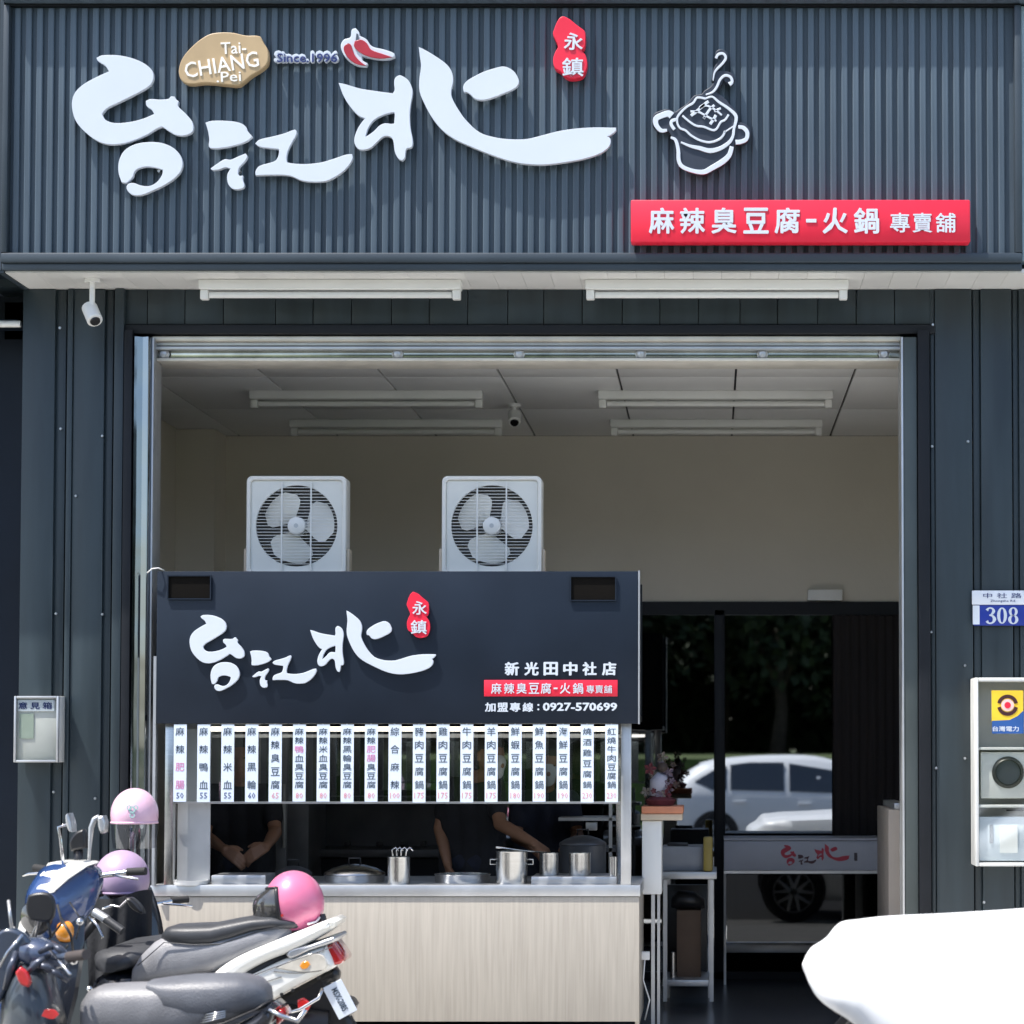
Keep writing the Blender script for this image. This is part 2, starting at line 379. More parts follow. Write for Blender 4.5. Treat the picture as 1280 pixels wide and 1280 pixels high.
# pillars
def panel(p0, p1, y0, py0=362, name='cladding_panel', m=CLAD):
    z1 = zs-.002
    return MB().box(X(p0, y0, 700), X(p1, y0, 700), y0, .06, .0, z1, .005).build(name, m, shop, 40)
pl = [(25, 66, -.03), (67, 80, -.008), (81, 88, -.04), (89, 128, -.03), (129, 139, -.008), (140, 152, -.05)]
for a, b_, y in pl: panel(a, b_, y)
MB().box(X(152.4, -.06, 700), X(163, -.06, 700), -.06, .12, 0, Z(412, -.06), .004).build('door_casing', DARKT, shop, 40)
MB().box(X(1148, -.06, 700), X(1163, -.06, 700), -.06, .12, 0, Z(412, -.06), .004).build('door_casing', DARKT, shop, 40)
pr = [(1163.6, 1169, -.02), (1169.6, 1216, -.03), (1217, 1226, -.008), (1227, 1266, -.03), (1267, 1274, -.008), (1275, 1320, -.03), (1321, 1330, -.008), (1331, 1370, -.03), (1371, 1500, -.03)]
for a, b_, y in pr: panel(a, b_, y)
for px, py in [(75, 410), (76, 536), (128, 545), (147, 408), (128, 768), (70, 767), (67, 990), (119, 998), (1165, 558), (1210, 552), (1206, 832), (1206, 948), (1166, 406), (1151, 600), (1164, 790), (1230, 1128), (95, 620), (1170, 960)]:
    screw(px, py, -.031)
scr.build('cladding_screws', mat('screw_zinc', (.6, .62, .64), .3, .8), shop, 40)
# polished jambs, curved face
jm = MB(); xj0, xj1 = X(163.5, -.05, 700), X(186, -.05, 700)
prof = [(xj0, -.05), (xj0+.012, -.062), (xj0+.03, -.058), (xj0+.05, -.044), (xj0+.066, -.05), (xj1-.012, -.058), (xj1-.004, -.05), (xj1, -.03), (xj1, .14), (xj0, .14)]
zj = Z(421, -.05)
jm.add([(a, b_, 0) for a, b_ in prof]+[(a, b_, zj) for a, b_ in prof], [(i, (i+1) % 10, (i+1) % 10+10, i+10) for i in range(10)]+[tuple(range(10, 20))])
jm.build('shutter_guide', MIRR, shop, 50)
jm = MB(); xk0, xk1 = X(1130, -.05, 700), X(1147, -.05, 700)
jm.box(xk0, xk1, -.045, .14, 0, zj, .004).build('shutter_guide', mat('dull_steel', (.07, .085, .085), .42, .35, var=.15, scale=2), shop, 40)
box('shutter_guide_lip', STEELM, shop, xk0-.012, xk0-.001, -.05, .14, 0, zj, .002)
box('shutter_guide_lip', STEELM, shop, xj1+.001, xj1+.012, -.03, .14, 0, zj, .002)
# rolled shutter head: stack of pale rails
xa, xb = X(187.5, 0, 440)+.012, X(1129.5, 0, 440)-.014
MB().box(xa, xb, .0, .3, Z(426, 0), Z(420, 0), .003).build('shutter_head_rail', mat('pale_rail', (.70, .66, .58), .35, .3), shop, 40)
MB().box(xa, xb, .03, .3, Z(432, .03), Z(427, .03), .002).box(xa, xb, .015, .3, Z(437, .015), Z(433, .015), .002).build('shutter_slat', STEELM, shop, 40)
MB().box(xa, xb, .06, .3, Z(447, .06), Z(438, .06), .002).build('shutter_bottom_bar', mat('reflective_bar', (.45, .46, .42), .18, .9, var=.3, scale=3, stretch=(2, 1, 1)), shop, 40)
MB().box(xa, xb, .035, .3, Z(451, .035), Z(447.5, .035), .002).build('shutter_seal', mat('cream_seal', (.72, .69, .62), .4), shop, 40)
for i in range(6): MB().lathe([(0, -.02), (.018, -.016), (.026, -.002), (.03, .0)], (X(345+152*i if i else 205, .05, 444), .05, Z(443, .05)), 10, 'Y').build('shutter_clip', STEELM, shop, 40)
# ---- interior shell
IX0, IX1, IY1 = X(48, 0, 700), 1.62, 3.4
zc = 3.60
def zceil(): return zc
zc = Z(545, IY1)
print('ceiling', zc, 'rail bottom', Z(457, .3))
box('interior_side_wall', WALLI, shop, IX0-.1, IX0, .06, IY1+3.1, 0, zc+.1)
box('interior_side_wall', WALLI, shop, IX1, IX1+.1, .06, IY1+3.1, 0, zc+.1)
box('interior_column', WALLI, shop, IX0+.001, X(268, IY1-.35, 640), IY1-.35, IY1-.001, 0, zc-.002)
xg0 = X(330, IY1, 900)
zg = Z(752, IY1)
box('partition_wall', WALLI, shop, IX0, IX1, IY1, IY1+.1, zg, zc)
box('partition_wall', WALLI, shop, IX0, xg0-.002, IY1, IY1+.1, 0, zg-.001)
# ceiling boards (suspended) with open joints
jx = [(IX0+.0)]+[X(p, 3.4, 545)*1.0 for p in ()]
bw = (X(768, .3, 457)-X(460, .3, 457))/2
x0c = X(305, .3, 457)-bw
xs_ = [x0c+bw*i for i in range(-1, 8)]
for a, b_ in zip(xs_[:-1], xs_[1:]):
    for (ya, yb) in ((.16, .95), (.95, 2.2), (2.2, IY1)):
        aa, bb = max(a+.006, IX0+.002), min(b_-.006, IX1-.002)
        if bb > aa: box('ceiling_board', CEIL, shop, aa, bb, ya+.006, yb-.004, zc+.001, zc+.02, .002)
box('ceiling_void', DARKT, shop, IX0, IX1, .16, IY1+3.1, zc+.03, zc+.06)
box('bulkhead', DARKT, shop, IX0, IX1, .301, .33, Z(440, .3), 4.2)
# dining room behind the glass
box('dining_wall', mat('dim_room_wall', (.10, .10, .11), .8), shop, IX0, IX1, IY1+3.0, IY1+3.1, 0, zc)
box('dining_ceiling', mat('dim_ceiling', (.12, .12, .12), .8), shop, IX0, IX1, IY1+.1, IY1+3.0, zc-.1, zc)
box('roof_slab', DARKT, shop, -3.8, 2.2, .3, 7, zc+.1, zc+.3)

# ---- glass partition
gp = thing('glass_partition', 'dark framed tinted glass sliding doors at the back of the shop, mirroring the street', 'glass door', (0, IY1, 0))
box('top_frame', DARKT, gp, xg0, IX1, IY1-.02, IY1+.08, zg-.09, zg-.001)
pbox('stile', DARKT, gp, 893, 906, 762, 1225, IY1-.02, IY1+.06, .003)
pbox('stile', DARKT, gp, 330, 342, 762, 1225, IY1-.02, IY1+.06, .003)
pbox('stile', DARKT, gp, 600, 612, 762, 1225, IY1-.02, IY1+.06, .003)
pbox('bottom_rail', STEELM, gp, 907, 1040, 1180, 1191, IY1-.01, IY1+.05, .003, label='pale metal bottom rail')
for a, b_ in ((342.5, 599.5), (612.5, 892.5), (906.5, 1040)):
    box('pane', GLASS, gp, X(a, IY1, 900)+.001, X(b_, IY1, 900)-.001, IY1+.01, IY1+.018, Z(1179, IY1) if a > 900 else .03, zg-.091)
pbox('threshold', DARKT, gp, 342.5, 1040, 1215, 1224, IY1-.02, IY1+.06)
# curtain right of the glass
cu = MB(); N = 46; cx0, cx1 = X(1041, IY1-.05, 900), IX1-.01
vs = []
for i in range(N+1):
    x = cx0+(cx1-cx0)*i/N; vs += [(x, IY1-.045+.022*math.sin(i*1.9), .02), (x, IY1-.045+.022*math.sin(i*1.9), zg-.095)]
cu.add(vs, [(2*i, 2*i+2, 2*i+3, 2*i+1) for i in range(N)])
tag(cu.build('curtain', CURT, None, 180), 'dark brown hanging curtain at the right end of the glass doors', 'curtain')
bx = pbox('wall_box', WHITE, None, 1010, 1053, 737, 750.5, IY1-.09, IY1-.002, .005)
tag(bx, 'small white box mounted on the wall above the glass door', 'wall box')

# ================================================================ neighbour on the left
nb = thing('neighbour_shopfront', 'dark navy shuttered shopfront past the left pillar', 'building', (-4.5, .3, 0))
box('wall', NAVY, nb, -9, X(24, 0, 700)-.004, .3, .5, 0, 9)
for i in range(40):
    z = .1+i*.11
    box('shutter_slat', NAVY, nb, -7, -3.9+.0, .275, .299, z, z+.1, .006)
box('soffit', NAVY, nb, -9, xL-.03, -.45, .27, 4.0, 4.1)
lt = MB().tube([(X(-60, .0, 405), .0, Z(405, 0)), (X(26, 0, 405)-.0, .0, Z(405, 0))], .018, 12).build('tube', TUBE, None, 40)
tag(lt, 'short end of a white fluorescent tube outside the neighbouring shop, left edge', 'light')
MB().box(X(-60, .0, 405), X(20, 0, 405), .03, .27, Z(402, 0), Z(398, 0)).build('bracket', NAVY, lt)

# ================================================================ fluorescent fixtures
def fixture(label, px0, px1, pyt, pyb, y, group, soff=False):
    """batten with side flanges and one tube below; px at its near edge"""
    yc = y; xa, xb = X(px0, y, pyb), X(px1, y, pyb)
    zt = zs-.001 if soff else zc
    t = thing('light_fixture', label, 'light', ((xa+xb)/2, y, zt), group)
    w_ = .07
    MB().box(xa, xb, y-w_*.6, y+w_*.6, zt-.05, zt-.0005, .006).build('batten', WHITE, t, 40)
    MB().tube([(xa+.05, y, zt-.075), (xb-.05, y, zt-.075)], .016, 14).build('tube', TUBE, t, 40)
    for s, q in ((0, xa), (1, xb-.05)): MB().box(q+.004, q+.046, y-.022, y+.022, zt-.1, zt-.0505, .006).build('lampholder', WHITE, t, 40)
    return t
fixture('white tube light under the eave above the food cart, left of the two outside', 250, 577, 343, 365, -.24, 'white tube lights under the eave', True)
fixture('white tube light under the eave, right of the two outside', 732, 1060, 343, 365, -.24, 'white tube lights under the eave', True)
def ycl(py):                                                   # depth at which the ceiling shows at this height
    a, b_ = -.5, 6
    for _ in range(40):
        m_ = (a+b_)/2
        if P(600, py, m_).z > zc: b_ = m_
        else: a = m_
    return a
y1, y2 = ycl(489), ycl(525)
print('lamp depths', y1, y2)
fixture('front left tube light on the shop ceiling above the left box fan', 313, 604, 0, 500, y1, 'tube lights on the shop ceiling')
fixture('front right tube light on the shop ceiling', 748, 1041, 0, 500, y1, 'tube lights on the shop ceiling')
fixture('rear left tube light on the shop ceiling, further back and unlit', 363, 628, 0, 535, y2, 'tube lights on the shop ceiling')
fixture('rear right tube light on the shop ceiling, further back and unlit', 763, 1028, 0, 535, y2, 'tube lights on the shop ceiling')
# cameras
def seccam(label, px, pyc, y, ztop, d, L_):
    c = P(px, pyc, y)
    t = thing('security_camera', label, 'camera', (c.x, y, ztop))
    MB().lathe([(0, 0), (.04, 0), (.04, -.02), (.0, -.02)], (c.x, y, ztop-.0005), 16).build('base', WHITE, t, 40)
    MB().tube([(c.x, y, ztop-.02), (c.x, y, c.z)], .014, 10).build('stem', WHITE, t, 40)
    d = Vector(d).normalized(); a = c-d*L_*.5; b2 = c+d*L_*.5
    MB().tube([a, a+d*.01, b2-d*.005, b2], [.03, .04, .04, .034], 16).build('housing', WHITE, t, 40)
    MB().tube([b2+d*.001, b2+d*.008], [.027, .024], 14).build('lens', BADGE, t, 40)
seccam('white bullet security camera hanging under the eave at the left', 115, 392, -.28, zs, (.35, -.45, -.62), .12)
seccam('small white security camera on the shop ceiling between the tube lights', 643, 522, y1+.5, zc, (.05, -.5, -.6), .09)

# ================================================================ SIGNS
K1 = dict(tai1=[(200,238),(225,228),(300,230),(370,250),(415,280),(428,310),(415,345),(360,380),(290,415),(240,440),(222,462),(235,485),(270,498),(330,495),(390,480),(430,462),(420,445),(400,430),(397,410),(415,403),(455,405),(487,402),(497,393),(512,393),(517,403),(527,412),(525,430),(555,460),(580,490),(587,515),(580,535),(550,548),(515,545),(480,525),(458,513),(400,545),(340,570),(290,582),(240,582),(195,565),(145,525),(115,485),(102,430),(110,385),(140,350),(190,320),(250,292),(235,270),(205,250)],
 tai2=[(318,737),(300,735),(288,695),(290,650),(310,610),(350,585),(400,575),(460,578),(510,600),(538,635),(543,670),(525,705),(480,740),(430,765),(380,785),(345,785),(325,770),(320,752),(330,740),(350,738),(375,747),(410,750),(440,735),(462,705),(465,685),(440,677),(400,672),(365,680),(350,695),(345,712),(330,728)],
 jiang1=[(635,497),(660,490),(720,490),(770,497),(795,512),(803,530),(822,552),(800,570),(760,585),(700,597),(655,598),(648,590),(650,565),(645,530)],
 jiang2=[(655,680),(680,662),(712,643),(735,645),(765,632),(795,620),(802,632),(788,655),(770,675),(765,700),(772,710),(785,708),(784,725),(790,745),(785,757),(760,763),(740,758),(725,740),(722,705),(735,680),(715,675),(690,683),(662,686)],
 jiang3=[(833,580),(850,565),(900,553),(950,540),(990,525),(998,530),(997,545),(980,575),(965,605),(958,635),(960,655),(985,660),(1040,662),(1100,655),(1150,640),(1195,625),(1220,622),(1222,640),(1200,675),(1165,705),(1120,728),(1075,733),(1020,728),(970,708),(900,705),(835,707),(835,690),(850,670),(900,655),(918,645),(928,620),(928,602),(890,598),(850,592)])
K2 = dict(bei1=[(78,338),(110,345),(160,360),(220,370),(295,380),(302,365),(300,345),(303,320),(320,308),(340,315),(358,330),(370,355),(373,380),(365,430),(362,470),(365,520),(372,555),(374,580),(368,595),(350,600),(345,615),(343,635),(332,648),(318,642),(303,615),(298,580),(292,560),(275,550),(255,553),(230,575),(205,597),(175,605),(155,600),(142,580),(142,555),(155,520),(175,490),(185,480),(160,470),(130,440),(100,395)],
 bei2=[(398,195),(420,205),(470,235),(510,265),(530,295),(535,330),(527,370),(530,395),(550,435),(585,485),(640,535),(700,555),(760,563),(830,562),(900,545),(960,530),(1030,520),(1100,516),(1185,517),(1185,528),(1160,548),(1150,552),(1162,560),(1163,580),(1150,600),(1120,620),(1060,640),(980,655),(900,664),(830,662),(770,652),(700,630),(600,590),(540,562),(490,525),(450,475),(420,420),(402,375),(400,330),(407,270),(402,230)],
 bei3=[(575,355),(585,335),(615,315),(655,295),(700,280),(740,273),(775,290),(795,320),(797,340),(780,360),(740,378),(690,398),(650,406),(620,400),(605,385),(590,375),(578,375)])
HOLE = [(185,552),(195,520),(215,490),(250,468),(295,455),(302,460),(300,500),(290,502),(262,500),(240,510),(220,530),(192,550)]
LOGO = [('tai_stroke', [[(60+a/3.2, b/3.2) for a, b in K1[k]]]) for k in ('tai1', 'tai2')]
LOGO += [('jiang_stroke', [[(60+a/3.2, b/3.2) for a, b in K1[k]]]) for k in ('jiang1', 'jiang2', 'jiang3')]
LOGO += [('bei_stroke', [[(400+a/3.2, b/3.2) for a, b in K2['bei1']], [(400+a/3.2, b/3.2) for a, b in HOLE]])]
LOGO += [('bei_stroke', [[(400+a/3.2, b/3.2) for a, b in K2[k]]]) for k in ('bei2', 'bei3')]
def logo_px(loops, f):
    return [[f(a, b) for a, b in lp] for lp in loops]
def logo(parent, y, depth, f, m, small=False, bev=.0015, redtai=None, name_=None):
    for nm, loops in LOGO:
        lp = [smooth_loop([(X(*((q[0], y, q[1]))), Z(q[1], y)) for q in L_], 2 if small else 4) for L_ in logo_px(loops, f)]
        mobj(name_ or nm, outline_mesh(lp, y-depth, depth, bev), redtai if (redtai and nm in ('tai_stroke', 'bei_stroke')) else m, parent, smooth=40)
yl = YF-.075
t = thing('shop_name_sign', 'large white calligraphy characters 台江北 raised on the fascia slats', 'sign', (X(430, YF, 160), YF, Z(160, YF)))
logo(t, YF-.025, .03, lambda a, b: (a, b), LETTER)
sp = MB()
for px, py in [(110, 130), (150, 180), (200, 215), (275, 170), (300, 215), (390, 210), (460, 130), (500, 175), (570, 140), (610, 105), (660, 190), (720, 190)]:
    c = P(px, py, YF); sp.tube([(c.x, YF-.026, c.z), (c.x, YF+.02, c.z)], .008, 8)
sp.build('standoff_pins', STEELM, t)
def plate(name, label, cat, pts, m, y0, depth, bev=.004, sub=4):
    cx_ = sum(p[0] for p in pts)/len(pts); cy_ = sum(p[1] for p in pts)/len(pts)
    t = thing(name, label, cat, (X(cx_, YF, cy_), YF-.001, Z(cy_, YF)))
    mobj('plate', outline_mesh([smooth_loop([(X(a, y0, b), Z(b, y0)) for a, b in pts], sub)], y0-depth, depth, bev), m, t, smooth=40)
    return t
# tan badge
pts = [(60+a/3.2, b/3.2) for a, b in [(533,290),(545,250),(575,210),(620,170),(665,147),(740,143),(800,155),(855,158),(868,180),(888,215),(885,265),(860,290),(820,315),(790,340),(770,353),(720,350),(640,343),(575,348),(545,335),(535,315)]]
yb = YF-.008
t = plate('badge_sign', 'tan pebble-shaped badge reading Tai-CHIANG.Pei on the fascia', 'sign', pts, GOLD, yb, .055)
LT = mat('ivory_ink', (.88, .86, .80), .5)
ANG = math.atan2(15, 90)
for s_, px, py, w_, h_ in (('Tai-', 292, 60, 32, 15), ('CHIANG', 277, 81, 94, 20), ('.Pei', 286, 96, 31, 13)):
    ptext('lettering', s_, px, py, yb-.055, LT, t, wpx=w_, hpx=h_, bold=.006, ang=ANG if s_ == 'CHIANG' else R(3), depth=.004)
# since 1996
t = thing('since_sign', 'small white outlined lettering Since.1996 between the tan badge and the chilies', 'sign', (X(384, YF, 72), YF-.001, Z(72, YF)))
ptext('outline_plate', 'Since.1996', 384, 72.5, YF-.012, LETTER, t, wpx=82, hpx=15.5, ring=.085, depth=.028)
ptext('lettering', 'Since.1996', 384, 72.5, YF-.041, NAVYT, t, wpx=76, hpx=11, bold=.012)
# chilies
f2 = lambda pts: [(400+a/3.2, b/3.2) for a, b in pts]
t = plate('chili_sign', 'two red chili peppers outlined in white on the fascia', 'sign', f2([(88,190),(100,168),(126,158),(132,128),(148,122),(162,140),(162,152),(190,166),(212,194),(260,207),(300,222),(303,235),(280,243),(240,244),(190,236),(172,232),(175,250),(195,262),(190,273),(150,268),(115,247),(95,220)]), LETTER, YF-.01, .04, .003)
for lp in ([(140,166),(165,160),(188,174),(205,200),(245,215),(290,230),(240,236),(190,226),(155,207),(137,187)], [(96,190),(112,176),(124,180),(130,197),(142,225),(165,250),(187,265),(150,259),(120,240),(101,215)]):
    mobj('pepper', outline_mesh([smooth_loop([(X(a, YF-.05, b), Z(b, YF-.05)) for a, b in f2(lp)], 3)], YF-.058, .008, .002), CHILI, t)
for lp in ([(143,165),(146,135),(152,136),(156,162)], [(106,182),(112,172),(118,176),(112,186)]):
    mobj('stalk', outline_mesh([[(X(a, YF-.05, b), Z(b, YF-.05)) for a, b in f2(lp)]], YF-.056, .006, .001), INK, t)
# red seal
SEAL = f2([(940,130),(955,95),(972,80),(1000,90),(1025,110),(1045,125),(1062,140),(1065,165),(1062,200),(1050,215),(1065,235),(1072,265),(1065,300),(1050,320),(1010,328),(985,320),(965,300),(942,285),(936,250),(945,220),(955,200),(945,175),(935,150)])
t = plate('seal_sign', 'red double-lobed seal reading 永鎮 near the top of the fascia', 'sign', SEAL, RED, YF-.008, .06)
ptext('lettering', '永', 717, 52, YF-.069, LETTER, t, hpx=22, wpx=24, bold=.018, ang=R(-3))
ptext('lettering', '鎮', 716, 84, YF-.069, LETTER, t, hpx=24, wpx=27, bold=.014)
# pot emblem
fp = lambda pts: [(800+a/7.53, 60+b/7.53) for a, b in pts]
body = fp([(115,700),(135,640),(200,610),(270,595),(320,625),(380,590),(450,540),(510,470),(580,455),(605,425),(660,390),(700,340),(672,330),(680,270),(700,200),(760,130),(745,105),(705,95),(715,55),(770,35),(825,75),(820,130),(770,190),(735,240),(800,240),(870,265),(895,320),(860,360),(800,345),(790,320),(760,380),(720,435),(800,500),(860,570),(915,630),(925,720),(960,725),(1020,760),(1040,830),(1010,900),(940,920),(895,915),(870,1010),(800,1110),(700,1160),(620,1210),(500,1195),(400,1140),(350,1060),(335,950),(300,860),(255,800),(190,805),(130,760)])
t = plate('hot_pot_sign', 'steaming hot pot emblem drawn in white lines on a dark plate', 'sign', body, mat('emblem_plate', (.028, .036, .055), .45), YF-.008, .045, .004, 3)
strokes = [([(715,100),(735,65),(780,55),(808,95),(775,150),(725,200),(700,240),(688,310)], [3.2,3.2,3.2,3.2,3,2.6,2,1.2]),
 ([(840,345),(868,320),(850,275),(800,262),(755,300),(720,375),(680,420),(620,442)], [5.5,3.5,3.2,3.2,3,3,2.5,1.5]),
 ([(620,480),(540,470),(500,520),(430,565),(360,640),(350,700),(375,755),(430,780),(480,825),(560,870),(650,890),(730,870),(780,830),(800,785)], 2.6),
 ([(620,478),(680,462),(740,510),(830,570),(895,630),(905,680),(885,760),(875,830),(840,890),(760,945),(660,970),(560,945),(470,925),(385,890)], [2,2.4,3,3.4,4.4,4,3.2,3.4,4.2,5,6,5,3.4,2]),
 ([(400,640),(470,700),(530,735),(600,745),(680,775),(720,765),(760,700),(800,680),(835,630)], 2.5),
 ([(790,800),(880,740)], 1.6), ([(325,770),(295,725),(300,690),(345,675)], 4.0),
 ([(300,640),(265,620),(200,640),(150,670),(155,730),(200,780),(255,775)], [9,8,7,7,6,5,3]),
 ([(925,745),(975,755),(1010,800),(1000,860),(950,885),(900,890)], [4,5,5,5,5.5,6]),
 ([(290,845),(335,870),(360,960),(365,1060),(400,1120),(500,1160),(600,1170),(680,1130),(780,1070),(840,1010),(865,930)], [2.5,4,4.6,5,5,5,6,6.5,7,6,5]),
 ([(480,640),(540,595),(600,540),(645,505)], 3.6), ([(475,600),(550,605),(610,635),(665,665),(720,690)], 2.4), ([(610,650),(600,665),(650,590),(680,560),(700,540)], 3), ([(560,575),(620,545),(700,580),(770,635)], 2.4), ([(660,720),(690,680),(715,635)], 3.6), ([(700,600),(760,570)], 2.6), ([(560,560),(610,530)], 2.4)]
for q, w_ in strokes:
    qq = [(X(a, YF-.053, b), Z(b, YF-.053)) for a, b in fp(q)]; k = 1/sc(YF)
    ww = [x_*k for x_ in w_] if isinstance(w_, list) else w_*k
    mobj('line', outline_mesh([stroke_loop(qq, ww)], YF-.061, .008, .0012), LETTER, t)
# long red sign
t = thing('red_sign', 'long red sign board reading 麻辣臭豆腐-火鍋 專賣舖', 'sign', (X(1000, YF, 276), YF-.001, Z(276, YF)))
pbox('board', RED, t, 788.5, 1213, 249.5, 303, YF-.09, YF-.007, .008)
for ch, px in zip('麻辣臭豆腐火鍋', (827, 865.5, 905, 945, 984, 1044, 1083)):
    ptext('lettering', ch, px, 276, YF-.0905, LETTER, t, hpx=33, wpx=32, bold=.024)
ptext('lettering', '-', 1014, 276, YF-.0905, LETTER, t, hpx=4.5, wpx=13)
for ch, px in zip('專賣舖', (1125, 1153, 1182)): ptext('lettering', ch, px, 278.5, YF-.0905, LETTER, t, hpx=25, wpx=25, bold=.012)

# ================================================================ FOOD CART
YC = -.12                                                    # front plane of the cart
cart = thing('food_cart', 'food stall cart with dark sign box above and pale wood counter below', 'food cart', (X(495, YC, 900), YC+.4, 0))
zct = Z(1107, YC); D1 = YC+.85
# counter
pbox('counter_panel', WOOD, cart, 190.5, 799, 1121, 1277, YC, YC+.03, .003)
box('side_panel', WOOD, cart, X(190.5, YC), X(190.5, YC)+.02, YC+.031, D1, .11, Z(1121, YC))
box('side_panel', WOOD, cart, X(799, YC)-.02, X(799, YC), YC+.031, D1, .11, Z(1121, YC))
pbox('counter_top', STEELM, cart, 187.5, 800.5, 1106.5, 1120.5, YC-.008, D1, .004)
box('base_plinth', DARKT, cart, X(194, YC), X(796, YC), YC+.05, D1-.05, .02, .11)
# posts, rails
zsb = Z(905, YC)
def post(p0, p1, y0, d, m=STEEL): box('post', m, cart, X(p0, y0, 1000), X(p1, y0, 1000), y0, y0+d, zct+.001, zsb+.03, .004)
post(205.5, 217, YC+.0, .045); post(776, 789, YC+.0, .05, STEELM); post(210, 221, D1-.06, .045); post(770, 781, D1-.06, .045)
zr = Z(1003.5, YC)
MB().box(X(205, YC), X(775, YC), YC+.05, YC+.062, zr-.006, zr+.006).build('front_rail', STEELM, cart)
pbox('steel_sheet', STEELM, cart, 222, 263, 911, 1104, YC+.10, YC+.108)
pbox('acrylic_guard', CLEAR, cart, 207, 776, 912, 1002, YC+.052, YC+.056)
pbox('led_strip', LED, cart, 263, 770, 908.5, 914, YC+.09, YC+.11, .003)
pbox('inner_rail', STEELM, cart, 230, 776, 918, 922, YC+.3, YC+.32)
# sign box
zs1, zs0 = Z(713, YC-.06), Z(905, YC-.06)
SY = YC-.06
sb = pbox('sign_board', SIGNB, cart, 195.5, 797.5, 714, 904.5, SY, SY+.10, .004)
MB().box(X(197, SY), X(796, SY), SY+.101, D1, zs0+.02, zs0+.05).box(X(197, SY), X(796, SY), D1-.03, D1, zs0+.051, zs1-.01).build('roof_tray', DARKT, cart)
pbox('sign_edge', STEELM, cart, 797.7, 799.5, 713, 905, SY-.002, SY+.10)
for a, b_, c, d in ((211, 263, 720.5, 748), (714, 769, 721.5, 750)):
    xa_, xb_ = X(a, SY, 735), X(b_, SY, 735); za_, zb_ = Z(d, SY), Z(c, SY)
    v = MB().box(xa_, xb_, SY-.003, SY-.0005, za_, zb_).build('vent_opening', VENTM, cart)
    MB().box(xa_-.006, xb_+.006, SY-.012, SY-.0032, za_-.006, za_).box(xa_-.006, xb_+.006, SY-.012, SY-.0032, zb_, zb_+.006).box(xa_-.006, xa_, SY-.012, SY-.0032, za_, zb_).box(xb_, xb_+.006, SY-.012, SY-.0032, za_, zb_).build('vent_rim', SIGNB, v)
kx = (545-238)/(770-92.); ky = (860-762)/(246-62.)
fl = lambda a, b: (238+(a-92)*kx, 764+(b-62)*ky*1.02)
logo(sb, SY-.002, .02, fl, LETTER, True, .002)
sl = [(509+(a-692)*(30/44.), 740+(b-25)*(58/78.)) for a, b in SEAL]
s2 = mobj('seal', outline_mesh([smooth_loop([(X(a, SY, b), Z(b, SY)) for a, b in sl], 3)], SY-.024, .022, .002), RED, sb, smooth=40)
ptext('lettering', '永', 524.5, 760, SY-.0245, LETTER, sb, hpx=17, wpx=18, bold=.015)
ptext('lettering', '鎮', 523.5, 784, SY-.0245, LETTER, sb, hpx=18, wpx=20, bold=.012)
for ch, px in zip('新光田中社店', (640, 664.5, 688.5, 713, 737, 761.5)): ptext('lettering', ch, px, 836, SY-.001, LETTER, sb, hpx=17, wpx=18, bold=.04, depth=.008)
pbox('red_strip', RED, cart, 605, 772, 850, 870.5, SY-.008, SY-.0005, .002)
for ch, px in zip('麻辣臭豆腐火鍋', (620.5, 636.5, 652, 667.5, 682.5, 706.5, 722.5)): ptext('lettering', ch, px, 860.5, SY-.0085, LETTER, sb, hpx=13.5, wpx=13, bold=.01, depth=.003)
ptext('lettering', '-', 694.5, 860.5, SY-.0085, LETTER, sb, hpx=2, wpx=5, depth=.003)
for ch, px in zip('專賣舖', (738, 749, 760)): ptext('lettering', ch, px, 861.5, SY-.0085, LETTER, sb, hpx=10, wpx=10, bold=.005, depth=.003)
for ch, px in zip('加盟專線', (613, 628.5, 644, 660)): ptext('lettering', ch, px, 884, SY-.001, LETTER, sb, hpx=11.5, wpx=13.5, bold=.03, depth=.006)
ptext('lettering', ':', 673, 884, SY-.001, LETTER, sb, hpx=8, wpx=2.6, bold=.02, depth=.006)
ptext('lettering', '0927-570699', 725, 883.5, SY-.001, LETTER, sb, hpx=10.5, wpx=93, bold=.035, depth=.006)
cb = MB().tube([P(184, 716, SY-.02), P(190, 711, SY-.03), P(198, 710, SY-.02), P(206, 713.5, SY+.02)], .0035, 6).build('cable', WHITE, cart, 180)
box('corner_bar', STEELM, cart, X(191, SY), X(194.5, SY), SY+.02, SY+.06, zct, Z(820, SY))
# menu strips
strips = [('麻辣肥腸', '50', {2, 3}), ('麻辣鴨血', '55', set()), ('麻辣米血', '55', set()), ('麻辣黑輪', '60', set()), ('麻辣臭豆腐', '65', set()), ('麻辣鴨血臭豆腐', '80', {2}), ('麻辣米血臭豆腐', '80', set()),
 ('麻辣黑輪臭豆腐', '80', set()), ('麻辣肥腸臭豆腐', '80', {2, 3}), ('綜合麻辣', '100', set()), ('豬肉豆腐鍋', '175', set()), ('雞肉豆腐鍋', '175', set()), ('牛肉豆腐鍋', '175', set()), ('羊肉豆腐鍋', '175', set()),
 ('鮮蝦豆腐鍋', '180', set()), ('鮮魚豆腐鍋', '190', set()), ('海鮮豆腐鍋', '190', set()), ('燒酒雞豆腐鍋', '230', set()), ('紅燒牛肉豆腐鍋', '230', set())]
sx = [225, 254.5, 284.5, 314.6, 344, 374, 404, 434, 464, 493.6, 524, 553.7, 583.5, 614, 644, 674, 704, 734, 764.5]
